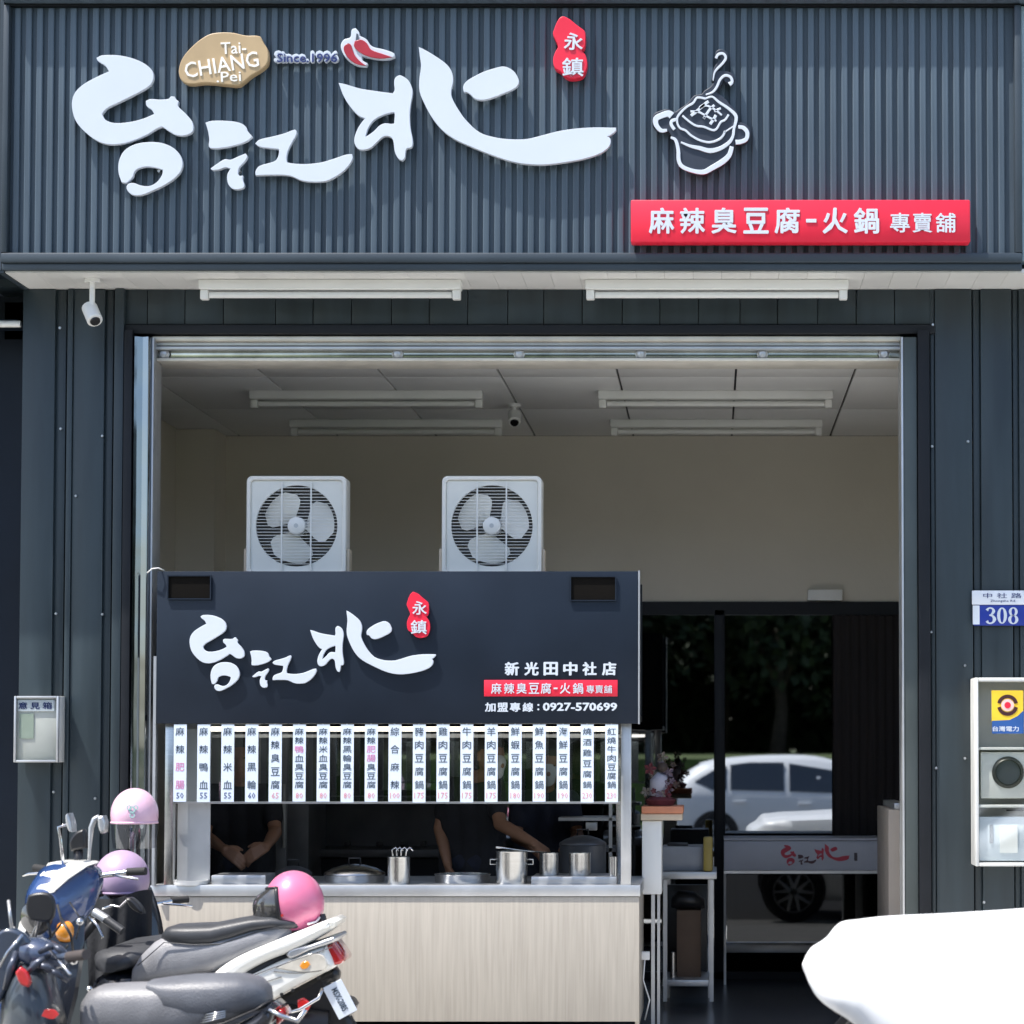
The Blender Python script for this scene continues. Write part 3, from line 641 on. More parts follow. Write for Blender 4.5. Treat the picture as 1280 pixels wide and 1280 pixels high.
ordn = ['leftmost', 'second', 'third', 'fourth', 'fifth', 'sixth', 'seventh', 'eighth', 'ninth', 'tenth', 'eleventh', 'twelfth', 'thirteenth', 'fourteenth', 'fifteenth', 'sixteenth', 'seventeenth', 'eighteenth', 'rightmost']
YS = YC-.055
rng = random.Random(3)
for i, ((s_, pr_, pk), px) in enumerate(zip(strips, sx)):
    dz = rng.uniform(-.6, .6)
    t = thing('menu_strip', f'white vertical menu strip reading {s_} {pr_}, {ordn[i]} of the row' + (' from the left' if 0 < i < 18 else ''), 'menu strip', (X(px, YS, 954), YS, Z(905.5, YS)), 'white menu strips hanging under the cart sign')
    pbox('board', STRIP, t, px-8, px+8, 905.5, 1002.5+dz, YS-.002, YS+.003)
    box('hook', STEELM, t, X(px, YS)-.004, X(px, YS)+.004, YS+.0035, YS+.012, Z(908, YS), Z(904.8, YS))
    n_ = len(s_); y0_ = 914.5; y1_ = 981; st = (y1_-y0_)/(n_-1)
    hh = 10.6 if n_ < 6 else 8.8
    for sel, mm in ((False, INK), (True, INKP)):
        for j, ch in enumerate(s_):
            if (j in pk) != sel: continue
            ptext('lettering', ch, px, y0_+st*j, YS-.0021, mm, t, hpx=hh, wpx=10.8, bold=.006, res=1, depth=.001)
    ptext('price', pr_, px, 994.5, YS-.0021, INKR if i > 3 else NAVYT, t, hpx=7.5, wpx=9 if len(pr_) < 3 else 12, res=1, depth=.001)

# box fans standing on the cart roof
def fan(label, px, rot):
    y = .28; cx_ = X(px, y, 655); q = sc(y); zc_ = Z(657.5, y); w_ = 125/q; r = 51/q; zb_ = zs0+.052
    t = thing('box_fan', label, 'fan', (cx_, y, zb_), 'white box fans on top of the food cart')
    hw = w_/2
    def rr_(h, rad, n=6):
        o = []
        for sx_, sz_, a0 in ((1, 1, 0), (-1, 1, 90), (-1, -1, 180), (1, -1, 270)):
            for k in range(n+1):
                a = R(a0+90*k/n); o.append((cx_+sx_*(h-rad)+rad*math.cos(a), zc_+sz_*(h-rad)+rad*math.sin(a)))
        return o
    ci = [(cx_+r*math.cos(2*math.pi*k/48), zc_+r*math.sin(2*math.pi*k/48)) for k in range(48)]
    f = mobj('frame', outline_mesh([rr_(hw, .03), rr_(hw-.022, .02)], y-.02, .14, .006), FANW, t, smooth=40)
    mobj('front_panel', outline_mesh([rr_(hw-.0225, .02), ci], y-.006, .018, .003), FANP, t, smooth=40)
    g = MB()
    for k in range(-12, 13):
        z = k*.017; hl = math.sqrt(max(r*r-z*z, 0))
        if hl > .02: g.box(cx_-hl, cx_+hl, y-.012, y-.009, zc_+z-.0015, zc_+z+.0015)
    for s in (-1, 1): g.box(cx_+s*.078-.004, cx_+s*.078+.004, y-.018, y-.0125, zc_-hw+.03, zc_+hw-.03)
    g.build('grille', WHITE, t)
    MB().lathe([(0, -.024), (.036, -.024), (.046, -.018), (.048, -.01), (.0, -.01)], (cx_, y, zc_), 24, 'Y').build('hub_cap', WHITE, t, 40)
    MB().lathe([(0, -.001), (.012, -.001), (.012, .0), (0, 0)], (cx_, y-.0245, zc_), 12, 'Y').build('badge', STEELM, t)
    for k in range(3):
        b = MB(); a0 = R(rot+120*k); vs = []; NR, NA = 7, 9
        for i in range(NR):
            rad = .035+(r*.90-.035)*i/(NR-1); wd = [20, 30, 38, 42, 43, 38, 22][i]
            for j in range(NA):
                u = j/(NA-1)-.5; a = a0+R(u*2*wd*1.12)+R(8*i/NR)
                vs.append((cx_+rad*math.cos(a), y+.045+u*.045, zc_+rad*math.sin(a)))
        b.add(vs, [(i*NA+j, i*NA+j+1, (i+1)*NA+j+1, (i+1)*NA+j) for i in range(NR-1) for j in range(NA-1)])
        b.build('blade', FANB, t, 180)
    for k in range(7): MB().box(cx_-hw+.025, cx_+hw-.025, y+.100, y+.112, zc_-hw+.03+k*(2*hw-.06)/7, zc_-hw+.022+(k+1)*(2*hw-.06)/7, .002).build('rear_dark_panel', GAPDARK, t, 40)  # dark panels added behind the blades to deepen the grille gaps
    MB().lathe([(0, 0), (.05, 0), (.05, .06), (0, .06)], (cx_, y+.03, zc_), 20, 'Y').build('motor', STEELM, t, 40)
    for s in (-1, 1):
        MB().box(cx_+s*(hw+.001), cx_+s*(hw+.016), y, y+.09, zb_, Z(686, y), .004).build('foot_bracket', BEIGE, t, 40)
    MB().box(cx_-hw, cx_+hw, y-.01, y+.11, zb_+.001, zc_-hw+.0, .004).build('base_box', FANW, t, 40)
fan('white box fan on the cart roof, the left one above the 台江北 lettering', 371, 128)
fan('white box fan on the cart roof, the right one over the middle of the sign', 615, 135)

# ---------------------------------------------------------------- things on the counter
def put(name, label, cat, m, mb, loc, smooth=40, group=None):
    t = thing(name, label, cat, loc, group); o = mb.build('body', m, t, smooth); return t
def cylpot(name, label, px0, px1, pyt, y, m, lid=False, cat='pot', handles=False, zb_=None):
    zb_ = zct+.001 if zb_ is None else zb_
    xa_, xb_ = X(px0, y), X(px1, y); c = ((xa_+xb_)/2, y, zb_); r = (xb_-xa_)/2; h = Z(pyt, y)-zb_
    t = thing(name, label, cat, c)
    MB().lathe([(0, 0), (r*.97, 0), (r, .008), (r, h-.006), (r*1.03, h), (r*.95, h), (r*.95, .01), (0, .01)], c, 32).build('body', m, t, 40)
    if handles:
        for s in (-1, 1): MB().tube([(c[0]+s*r, y, zb_+h*.75), (c[0]+s*(r+.03), y, zb_+h*.75), (c[0]+s*(r+.03), y, zb_+h*.6), (c[0]+s*r, y, zb_+h*.6)], .004, 6).build('handle', m, t, 180)
    return t, c, r, h
# big domed pot at the left of centre
def domed(label, px0, px1, pyr, pyt, y, m=STEEL):
    t, c, r, h = cylpot('stock_pot', label, px0, px1, pyr, y, m)
    hl = Z(pyt, y)-zct-h
    l = MB().lathe([(r*1.02, h+.002), (r*1.0, h+.012), (r*.75, h+hl*.6), (r*.35, h+hl*.92), (0, h+hl)], c, 32).build('lid', m, t, 60)
    MB().tube([(c[0]-.03, y, c[2]+h+hl*.96), (c[0]-.03, y, c[2]+h+hl+.03), (c[0]+.03, y, c[2]+h+hl+.03), (c[0]+.03, y, c[2]+h+hl*.96)], .005, 8).build('lid_handle', BLACKP, l, 180)
domed('wide steel stock pot with a domed lid in the middle of the counter', 408, 482, 1093, 1080, YC+.3)
domed('large dark lidded pot at the right rear of the counter', 700, 758, 1056, 1044, YC+.6, DGREY)
domed('dark wok-like pot with a lid behind the pink helmet', 345, 392, 1094, 1082, YC+.45, DGREY)
t, c, r, h = cylpot('ladle_holder', 'tall narrow steel canister holding hooked ladles', 486, 514, 1071, YC+.1, STEEL, cat='utensil holder')
for k, dx in enumerate((-.035, -.012, .012, .04)):
    l = MB().tube([(c[0]+dx*.8, c[1], c[2]+.02), (c[0]+dx*.9, c[1], c[2]+h+.01), (c[0]+dx, c[1], c[2]+h+.035), (c[0]+dx+.018, c[1], c[2]+h+.048), (c[0]+dx+.034, c[1], c[2]+h+.03)], .0045, 8).build('ladle', CHROME, None, 180)
    tag(l, ['hooked steel ladle, first from the left in the tall canister', 'hooked steel ladle, second from the left in the tall canister', 'hooked steel ladle, third from the left in the tall canister', 'hooked steel ladle leaning right out of the tall canister'][k], 'ladle', 'ladles in the tall canister')
cylpot('shallow_pan', 'wide shallow steel pan beside the ladle canister', 545, 614, 1092, YC+.25, STEEL, cat='pan')
cylpot('soup_pot', 'shiny steel pot standing on the counter under the person reaching right', 621, 660, 1064, YC+.14, STEEL, handles=True)
tr = pbox('tray', STEELM, None, 664, 771, 1096, 1105.5, YC+.06, YC+.4, .004); tag(tr, 'low steel tray with small pots at the right end of the counter', 'tray')
zt_ = Z(1096, YC+.06)+.001
cylpot('seasoning_pot', 'small steel seasoning pot on the tray, left of the two', 675, 699, 1066, YC+.2, STEEL, zb_=zt_, cat='pot')
cylpot('seasoning_pot', 'small steel seasoning pot on the tray, right of the two', 712, 739, 1066, YC+.2, STEEL, zb_=zt_, cat='pot')
cylpot('steel_cup', 'slim steel cup at the right edge of the tray beside the post', 762, 772, 1071, YC+.12, STEEL, zb_=zt_, cat='cup')
tn = MB().tube([P(620, 1059, YC+.1), P(650, 1063, YC+.16), P(684, 1066, YC+.22)], [.006, .005, .004], 8).build('tongs', STEEL, None, 180); tag(tn, 'long steel skimmer handle lying across the soup pot', 'tongs')
tg = pbox('tray', STEELM, None, 264, 332, 1094, 1105.5, YC+.08, YC+.35, .005); tag(tg, 'steel food tray in front of the person at the left of the counter', 'tray')
cylpot('bowl', 'low white bowl on the left end of the counter', 218, 262, 1100, YC+.06, WHITE, cat='bowl')
# ---------------------------------------------------------------- kitchen behind
t = thing('fridge', 'grey upright fridge behind the left end of the counter', 'fridge', (X(350, 1.6), 1.8, 0))
pbox('cabinet', DGREY, t, 325, 386, 900, 1190, 1.6, 2.2, .01)
pbox('door', mat('fridge_grey', (.22, .23, .25), .4, .4, var=.1), t, 326, 358, 902, 1180, 1.57, 1.599, .006); pbox('handle', STEELM, t, 353, 356, 980, 1060, 1.54, 1.569, .002)
t = thing('exhaust_splashback', 'dark steel cooking bench with splashback behind the pots', 'kitchen bench', (X(470, 2.4), 2.5, 0))
pbox('splashback', DGREY, t, 388, 560, 1004, 1062, 2.5, 2.53); pbox('shelf', DARKT, t, 386, 562, 996, 1004, 2.2, 2.53, .003)
pbox('bench_top', DGREY, t, 386, 562, 1062, 1072, 2.0, 2.6, .004); pbox('bench_body', DARKT, t, 388, 560, 1073, 1190, 2.05, 2.6)
for a in (430, 470, 500, 525): pbox('valve_knob', BLACKP, t, a, a+7, 1052, 1058, 2.35, 2.4, .003)
pbox('upright', STEELM, t, 400, 403, 1006, 1062, 2.45, 2.48)
t = thing('steel_rack', 'steel rack with shelf and light fitting at the right of the kitchen', 'rack', (X(735, 1.6), 1.7, 0))
pbox('shelf', STEELM, t, 698, 776, 1022, 1026, 1.4, 1.8); pbox('shelf', DGREY, t, 698, 776, 1060, 1065, 1.4, 1.8); pbox('post', STEELM, t, 761, 765, 1000, 1180, 1.4, 1.43); pbox('post', STEELM, t, 698, 701, 1000, 1180, 1.77, 1.8)
sw = pbox('steel_box', STEELM, None, 732, 746, 1028, 1038, 1.42, 1.5, .003); tag(sw, 'small pale steel box just below the upper rack shelf', 'box')

# ================================================================ RIGHT SIDE OF THE SHOP
# white pillar-like cabinet with orange tray and ornament
yq = .55
t = thing('white_pillar_cabinet', 'narrow white upright cabinet next to the right end of the cart', 'cabinet', (X(815, yq), yq+.1, 0))
pbox('body', WHITE, t, 802.5, 827, 1026, 1118, yq, yq+.3, .004); pbox('ledge', BEIGE, t, 801, 853, 1017.5, 1025.5, yq-.02, yq+.32, .003)
pbox('leg', STEELM, t, 814, 818.5, 1118.5, 1290, yq, yq+.03); pbox('leg', STEELM, t, 821.5, 825, 1118.5, 1290, yq+.05, yq+.08)
tag(pbox('orange_tray', ORTR, None, 802, 854, 1008, 1017, yq-.03, yq+.33, .003), 'flat orange-brown tray on top of the narrow white cabinet', 'tray')
t = thing('flower_ornament', 'small decorative doll ornament with dark red flowers on the orange tray', 'ornament', (X(826, yq+.12), yq+.12, Z(1008, yq-.03)))
ob = (X(826, yq+.12), yq+.12, Z(1007.6, yq-.03)+.0)
rg = random.Random(5); mm_ = [mat('dusty_red', (.14, .03, .04), .7), mat('dusty_mauve', (.18, .14, .18), .7), mat('dark_brown', (.05, .035, .03), .7), mat('grey_beige', (.22, .19, .16), .7), mat('pale_cloth', (.42, .42, .50), .7)]
MB().lathe([(0, 0), (.07, 0), (.085, .03), (.05, .05), (0, .05)], ob, 14).build('base', mm_[0], t, 60)
MB().tube([(ob[0]-.02, ob[1], ob[2]+.05), (ob[0]-.01, ob[1], ob[2]+.13), (ob[0]+.01, ob[1]-.01, ob[2]+.17)], [.045, .05, .03], 10).build('body', mm_[4], t, 180)
MB().lathe([(0, -.03), (.026, -.015), (.03, 0), (.024, .02), (0, .03)], (ob[0]+.01, ob[1]-.01, ob[2]+.21), 12).build('head', mm_[2], t, 180)
for k in range(26):
    a = rg.uniform(0, 6.28); rad = rg.uniform(.02, .10); hz = rg.uniform(.03, .26)*(1-rad*2.5)
    c = (ob[0]+rad*math.cos(a), ob[1]+.5*rad*math.sin(a), ob[2]+.03+hz); s = rg.uniform(.012, .026)
    b = MB()
    for j in range(5):
        aj = 6.28*j/5+a; b.add([c, (c[0]+s*math.cos(aj-.5), c[1]-.008, c[2]+s*math.sin(aj-.5)), (c[0]+1.5*s*math.cos(aj), c[1]+.006, c[2]+1.5*s*math.sin(aj)), (c[0]+s*math.cos(aj+.5), c[1]-.008, c[2]+s*math.sin(aj+.5))], [(0, 1, 2, 3)])
    b.build('flower', mm_[k % 4], t)
# stainless work table
yt = 1.7
t = thing('work_table', 'low stainless steel work table with an open lower shelf in front of the glass door', 'table', (X(860, yt), yt+.3, 0))
pbox('table_top', STEELM, t, 826, 896, 1090, 1099, yt, yt+.6, .004); pbox('lower_shelf', STEELM, t, 828, 886, 1225, 1233, yt+.02, yt+.58, .003)
for a, yy in ((887, yt+.01), (829, yt+.01), (885, yt+.56), (832, yt+.56)): pbox('leg', STEELM, t, a, a+5, 1099.5, 1252, yy, yy+.03)
tag(pbox('grey_crate', BOXC, None, 827, 885, 1058, 1089, yt+.1, yt+.4, .01), 'grey plastic box on the stainless work table', 'box')
tag(pbox('black_clip', BLACKP, None, 834, 860, 1053.5, 1058, yt+.15, yt+.2, .004), 'black clip handle on the grey box', 'handle')
tag(pbox('yellow_bottle', mat('mustard_bottle', (.34, .26, .06), .4), None, 879, 891, 1046, 1089.5, yt+.02, yt+.09, .012), 'mustard yellow bottle at the right end of the work table', 'bottle')
tag(pbox('black_backdrop', BLACKP, None, 833, 884, 1106, 1224, yt+.52, yt+.57, .004), 'black crate added at the back of the work table shelf to block reflections', 'backdrop')  # black sheet added to keep the bright door reflection from showing here
tag(pbox('cardboard_box', CARD, None, 846, 876, 1138, 1224, yt+.2, yt+.5, .003), 'brown cardboard carton on the lower shelf of the work table', 'carton')
pb = thing('parcel', 'dark wrapped parcel lying on the brown carton', 'parcel', (X(860, yt+.3), yt+.3, Z(1138, yt+.2)))
MB().loft([(-.1, 0, .04, .06, .03), (-.05, 0, .06, .09, .055), (.04, 0, .055, .09, .05), (.1, 0, .035, .06, .03)], 14).build('wrap', BLACKP, pb, 180, local=True)
cp_, c, r, h = cylpot('steel_bottle', 'small shiny steel bottle on the lower shelf left of the carton', 838, 845, 1190, yt+.1, STEEL, cat='bottle', zb_=Z(1225, yt+.02)+.001)
tag(pbox('socket_box', WHITE, None, 800.5, 812, 1190, 1200, YC+.5, YC+.55, .003), 'white socket box beside the right end of the counter', 'socket box')
tag(MB().tube([P(806, 1200, YC+.51), P(804, 1225, YC+.5), P(812, 1250, YC+.48), P(806, 1275, YC+.5)], .004, 6).build('power_cable', WHITE, None, 180), 'white power cable hanging below the socket box', 'cable')
# pale band with logo
yb2 = 2.75
t = thing('logo_counter', 'pale low counter front with a red 台江北 logo before the glass door', 'counter', (X(1010, yb2), yb2+.2, 0))
pbox('fascia_board', BANDM, t, 905, 1112, 1051, 1088, yb2, yb2+.03, .003); pbox('lip', STEELM, t, 905, 1110, 1088.5, 1092, yb2-.01, yb2+.03)
pbox('front_glass', DIMGLASS, t, 908.5, 1099, 1093, 1177, yb2+.0, yb2+.006); pbox('top', BANDM, t, 905, 1112, 1048, 1050.5, yb2-.01, yb2+.45)  # front glass is a dark pane added to dim the door's reflections
MB().box(X(1100, yb2), X(1111, yb2), yb2+.02, yb2+.05, 0, Z(1088.5, yb2)).build('leg', STEELM, t); MB().box(X(905, yb2), X(908, yb2), yb2+.3, yb2+.33, 0, Z(1088.5, yb2)).build('leg', STEELM, t)
kx2 = (1062-976)/(770-92.); ky2 = (1084-1057)/(246-62.)
logo(t, yb2-.001, .004, lambda a, b: (976+(a-92)*kx2, 1055+(b-62)*ky2), mat('dark_logo', (.07, .03, .04), .6), True, .0005, redtai=mat('logo_red', (.42, .04, .07), .6))
box('lettering', mat('small_logo_ink', (.06, .05, .06), .6), t, X(1067, yb2), X(1071, yb2), yb2-.003, yb2-.001, Z(1076, yb2), Z(1066, yb2))
# beige laminate panel at the right
yp = 1.2
t = thing('laminate_counter', 'tall beige laminate counter end standing behind the right door casing', 'counter', (X(1125, yp), yp+.3, 0))
pbox('end_panel', LAMIN, t, 1111, 1131, 1012, 1290, yp, yp+.9, .003); pbox('steel_edge', STEELM, t, 1118, 1134, 1004, 1011.5, yp+.02, yp+.9, .002)
pbox('back_panel', mat('greenish_panel', (.25, .26, .22), .5), t, 1098, 1110, 1020, 1160, yp+.95, yp+1.0)

# ================================================================ THINGS ON THE PILLARS
yw = -.045
t = thing('house_number_plate', 'blue house number plate 308 under a white street name plate', 'house number', (X(1250, yw, 760), yw, Z(760, yw)))
pbox('street_plate', mat('plate_white', (.78, .82, .88), .4), t, 1215, 1290, 738, 756, yw-.012, yw, .005)
pbox('number_plate', SIGNBLUE, t, 1217, 1290, 756.5, 782, yw-.010, yw, .003); pbox('side_label', mat('label_white', (.75, .8, .86), .4), t, 1216, 1224.5, 756.8, 780.5, yw-.013, yw-.0101)
ptext('lettering', '中社路', 1253, 744.5, yw-.0125, NAVYT, t, hpx=6.5, wpx=48, space=1.6, depth=.001)
ptext('lettering', 'Zhongshe Rd.', 1254, 751.5, yw-.0125, NAVYT, t, hpx=3.6, wpx=32, depth=.001, res=1)
# serif figures 3 0 8
def ell(cx_, cy_, a, b, n=24): return [(cx_+a*math.cos(2*math.pi*k/n), cy_+b*math.sin(2*math.pi*k/n)) for k in range(n)]
def pxl(loop, y): return [(X(a, y, b), Z(b, y)) for a, b in loop]
yn = yw-.0102
for loops in ([ell(1252.5, 769.5, 6.2, 10.2), ell(1252.5, 769.5, 2.3, 8.8)],
              [ell(1266.5, 764.6, 5.6, 5.6), ell(1266.5, 764.6, 2.2, 4.2)], [ell(1266.5, 774.4, 6.4, 5.8), ell(1266.5, 774.4, 2.6, 4.5)]):
    mobj('figure', outline_mesh([pxl(l_, yn) for l_ in loops], yn-.003, .003, .0004), LETTER, t)
k_ = 1/sc(yn)
mobj('figure', outline_mesh([stroke_loop(pxl([(1233.5, 763), (1236, 760.3), (1240, 760.5), (1242, 764), (1239.5, 768), (1236.5, 769)], yn), [4*k_, 1.8*k_, 2*k_, 4*k_, 2.5*k_, 1.2*k_])], yn-.003, .003, .0003), LETTER, t)
mobj('figure', outline_mesh([stroke_loop(pxl([(1236.5, 769.2), (1240.5, 770), (1243, 774), (1240.5, 778.3), (1236, 779), (1233.3, 776.2)], yn), [1.2*k_, 2.6*k_, 4.4*k_, 2.2*k_, 1.8*k_, 4*k_])], yn-.006, .0025, .0003), LETTER, t)
# electricity meter box
ye = -.24
t = thing('meter_box', 'grey electricity meter box with clear cover and yellow sticker on the right pillar', 'meter box', (X(1255, ye, 965), -.03, Z(965, ye)))
x0_, x1_ = X(1219, ye, 965), X(1297, ye, 965); z0_, z1_ = Z(1083, ye), Z(847, ye)
MB().box(x0_, x1_, ye+.16, -.032, z0_, z1_, .004).build('back_box', METERG, t, 40)
MB().box(x0_, x0_+.018, ye, ye+.159, z0_, z1_, .004).box(x1_-.018, x1_, ye, ye+.159, z0_, z1_, .004).box(x0_+.019, x1_-.019, ye, ye+.159, z1_-.02, z1_, .004).box(x0_+.019, x1_-.019, ye, ye+.159, z0_, z0_+.018, .004).build('frame', METERG, t, 40)
for py in (934, 1006): pbox('divider', METERG, t, 1223.5, 1293, py, py+3.5, ye+.01, ye+.155, .002)
pbox('cover', CLEAR, t, 1223.5, 1293, 853, 1079, ye+.004, ye+.009)
pbox('inner_panel', PALEB, t, 1224, 1293, 1021, 1076, ye+.03, ye+.08, .004); pbox('paper_note', WHITE, t, 1250, 1272, 1032, 1066, ye+.023, ye+.0295)
pbox('small_label', BOXC, t, 1237, 1241, 1031, 1054, ye+.025, ye+.0295)
pbox('meter_plate', METERG, t, 1226, 1293, 940, 998, ye+.035, ye+.08, .004)
mc = P(1260, 965.5, ye+.03); rm = 20/sc(ye)
dl = MB().lathe([(0, .03), (rm*.98, .03), (rm, .02), (rm, .0), (rm*.80, -.012), (rm*.78, 0), (0, .004)], mc, 30, 'Y').build('meter_dial', BLACKP, t, 40)
MB().lathe([(0, -.001), (rm*.74, -.001), (rm*.74, .002)], (mc.x, mc.y-.004, mc.z), 26, 'Y').build('dial_face', mat('dial_face', (.035, .042, .05), .5), dl)
pbox('cable_bundle', BLACKP, t, 1258, 1280, 1012, 1014, ye+.08, ye+.09)
# sticker
st_ = pbox('sticker', YELL, t, 1239.5, 1279, 863, 902, ye+.0015, ye+.0035)
SB = mat('sticker_blue', (.02, .09, .30), .5)
mobj('sticker_band', outline_mesh([pxl([(1240, 901), (1262, 900), (1272, 895), (1279.5, 888), (1279.5, 917), (1240, 917)], ye+.0012)], ye+.0002, .001, .0001), SB, t)
for a0, a1 in ((12, 168), (192, 348)):
    mobj('ring', outline_mesh([stroke_loop(pxl([(1259.5+11*math.cos(R(a_)), 881.5-11*math.sin(R(a_))) for a_ in [a0+(a1-a0)*j/8 for j in range(9)]], ye), 4.5/sc(ye))], ye-.0006, .001, .0001), mat('ring_dark', (.05, .01, .012), .5), st_)
mobj('disc', outline_mesh([pxl(ell(1259.5, 881.5, 8, 7.6), ye)], ye-.0006, .001, .0001), mat('disc_pale', (.8, .55, .5), .5), st_)
mobj('disc_centre', outline_mesh([pxl(ell(1259.5, 881.5, 4, 4), ye)], ye-.002, .001, .0001), RED, st_)
ptext('lettering', '台灣電力', 1257, 911, ye+.0002, LETTER, st_, hpx=6.5, wpx=33, bold=.01, depth=.001)
# clear-fronted box on the left pillar
yg = -.16
t = thing('notice_box', 'small clear-fronted metal notice box on the left pillar', 'box', (X(44, yg, 912), -.035, Z(912, yg)))
x0_, x1_ = X(17, yg, 912), X(73, yg, 912); z0_, z1_ = Z(953, yg), Z(870, yg)
MB().box(x0_, x1_, yg+.02, -.042, z0_, z1_, .004).build('body', METERG, t, 40)
MB().box(x0_, x0_+.012, yg, yg+.0195, z0_, z1_, .003).box(x1_-.012, x1_, yg, yg+.0195, z0_, z1_, .003).box(x0_+.0125, x1_-.0125, yg, yg+.0195, z1_-.012, z1_, .003).box(x0_+.0125, x1_-.0125, yg, yg+.0195, z0_, z0_+.012, .003).build('frame', STEELM, t, 40)
pbox('label_strip', LETTER, t, 22, 68, 875, 889, yg+.012, yg+.0195); ptext('lettering', '意見箱', 44, 882, yg+.0115, NAVYT, t, hpx=8.5, wpx=42, bold=.02, space=1.5, depth=.001)
pbox('card', mat('pale_green_card', (.40, .47, .40), .5), t, 24, 42, 892, 923, yg+.015, yg+.0195)
pbox('front_glass', CLEAR, t, 20, 70, 873.5, 950, yg+.004, yg+.007)

# ================================================================ PEOPLE
def blob(name, m, caps, parent, voxel=.008, it=4):
    """tapered limbs fused into one continuous surface"""
    mb = MB()
    for p0, r0, p1, r1 in caps:
        p0, p1 = Vector(p0), Vector(p1); d = (p1-p0); L_ = d.length; d = d.normalized() if L_ > 1e-6 else Vector((0, 0, 1))
        pts, rs = [], []
        for k in range(5): a = R(80-80*k/4); pts.append(p0-d*r0*math.sin(a)); rs.append(r0*math.cos(a))
        for k in range(5): a = R(80*k/4); pts.append(p1+d*r1*math.sin(a)); rs.append(r1*math.cos(a))
        mb.tube(pts, rs, 14)
    me = mb.mesh(); o = link(bpy.data.objects.new('t', me))
    md = o.modifiers.new('r', 'REMESH'); md.mode = 'VOXEL'; md.voxel_size = voxel
    s = o.modifiers.new('s', 'SMOOTH'); s.iterations = it; s.factor = .5
    dg = bpy.context.evaluated_depsgraph_get(); me2 = bpy.data.meshes.new_from_object(o.evaluated_get(dg))
    bpy.data.objects.remove(o)
    return mobj(name, me2, m, parent, smooth=180)
def hand(caps, w_, d, up, side, curl=.5):
    """w_ wrist, d pointing direction, up = back of hand normal, side = thumb side"""
    w_, d, up, side = Vector(w_), Vector(d).normalized(), Vector(up).normalized(), Vector(side).normalized()
    pc = w_+d*.05
    for k in (-1.5, -.5, .5, 1.5): caps.append((w_+side*k*.010, .016, w_+d*.085+side*k*.019, .0115))
    for k, L_ in ((-1.5, .058), (-.5, .07), (.5, .076), (1.5, .068)):
        b0 = w_+d*.088+side*k*.0205; p = b0; a = .15
        for j, f in enumerate((.45, .32, .23)):
            a += curl; q = p+(d*math.cos(a)-up*math.sin(a))*L_*f; caps.append((p, .0088-.001*j, q, .008-.001*j)); p = q
    t0 = w_+d*.03+side*.03; t1 = t0+d*.03+side*.022-up*.01; t2 = t1+d*.03+side*.006-up*.012
    caps += [(t0, .013, t1, .010), (t1, .010, t2, .008)]
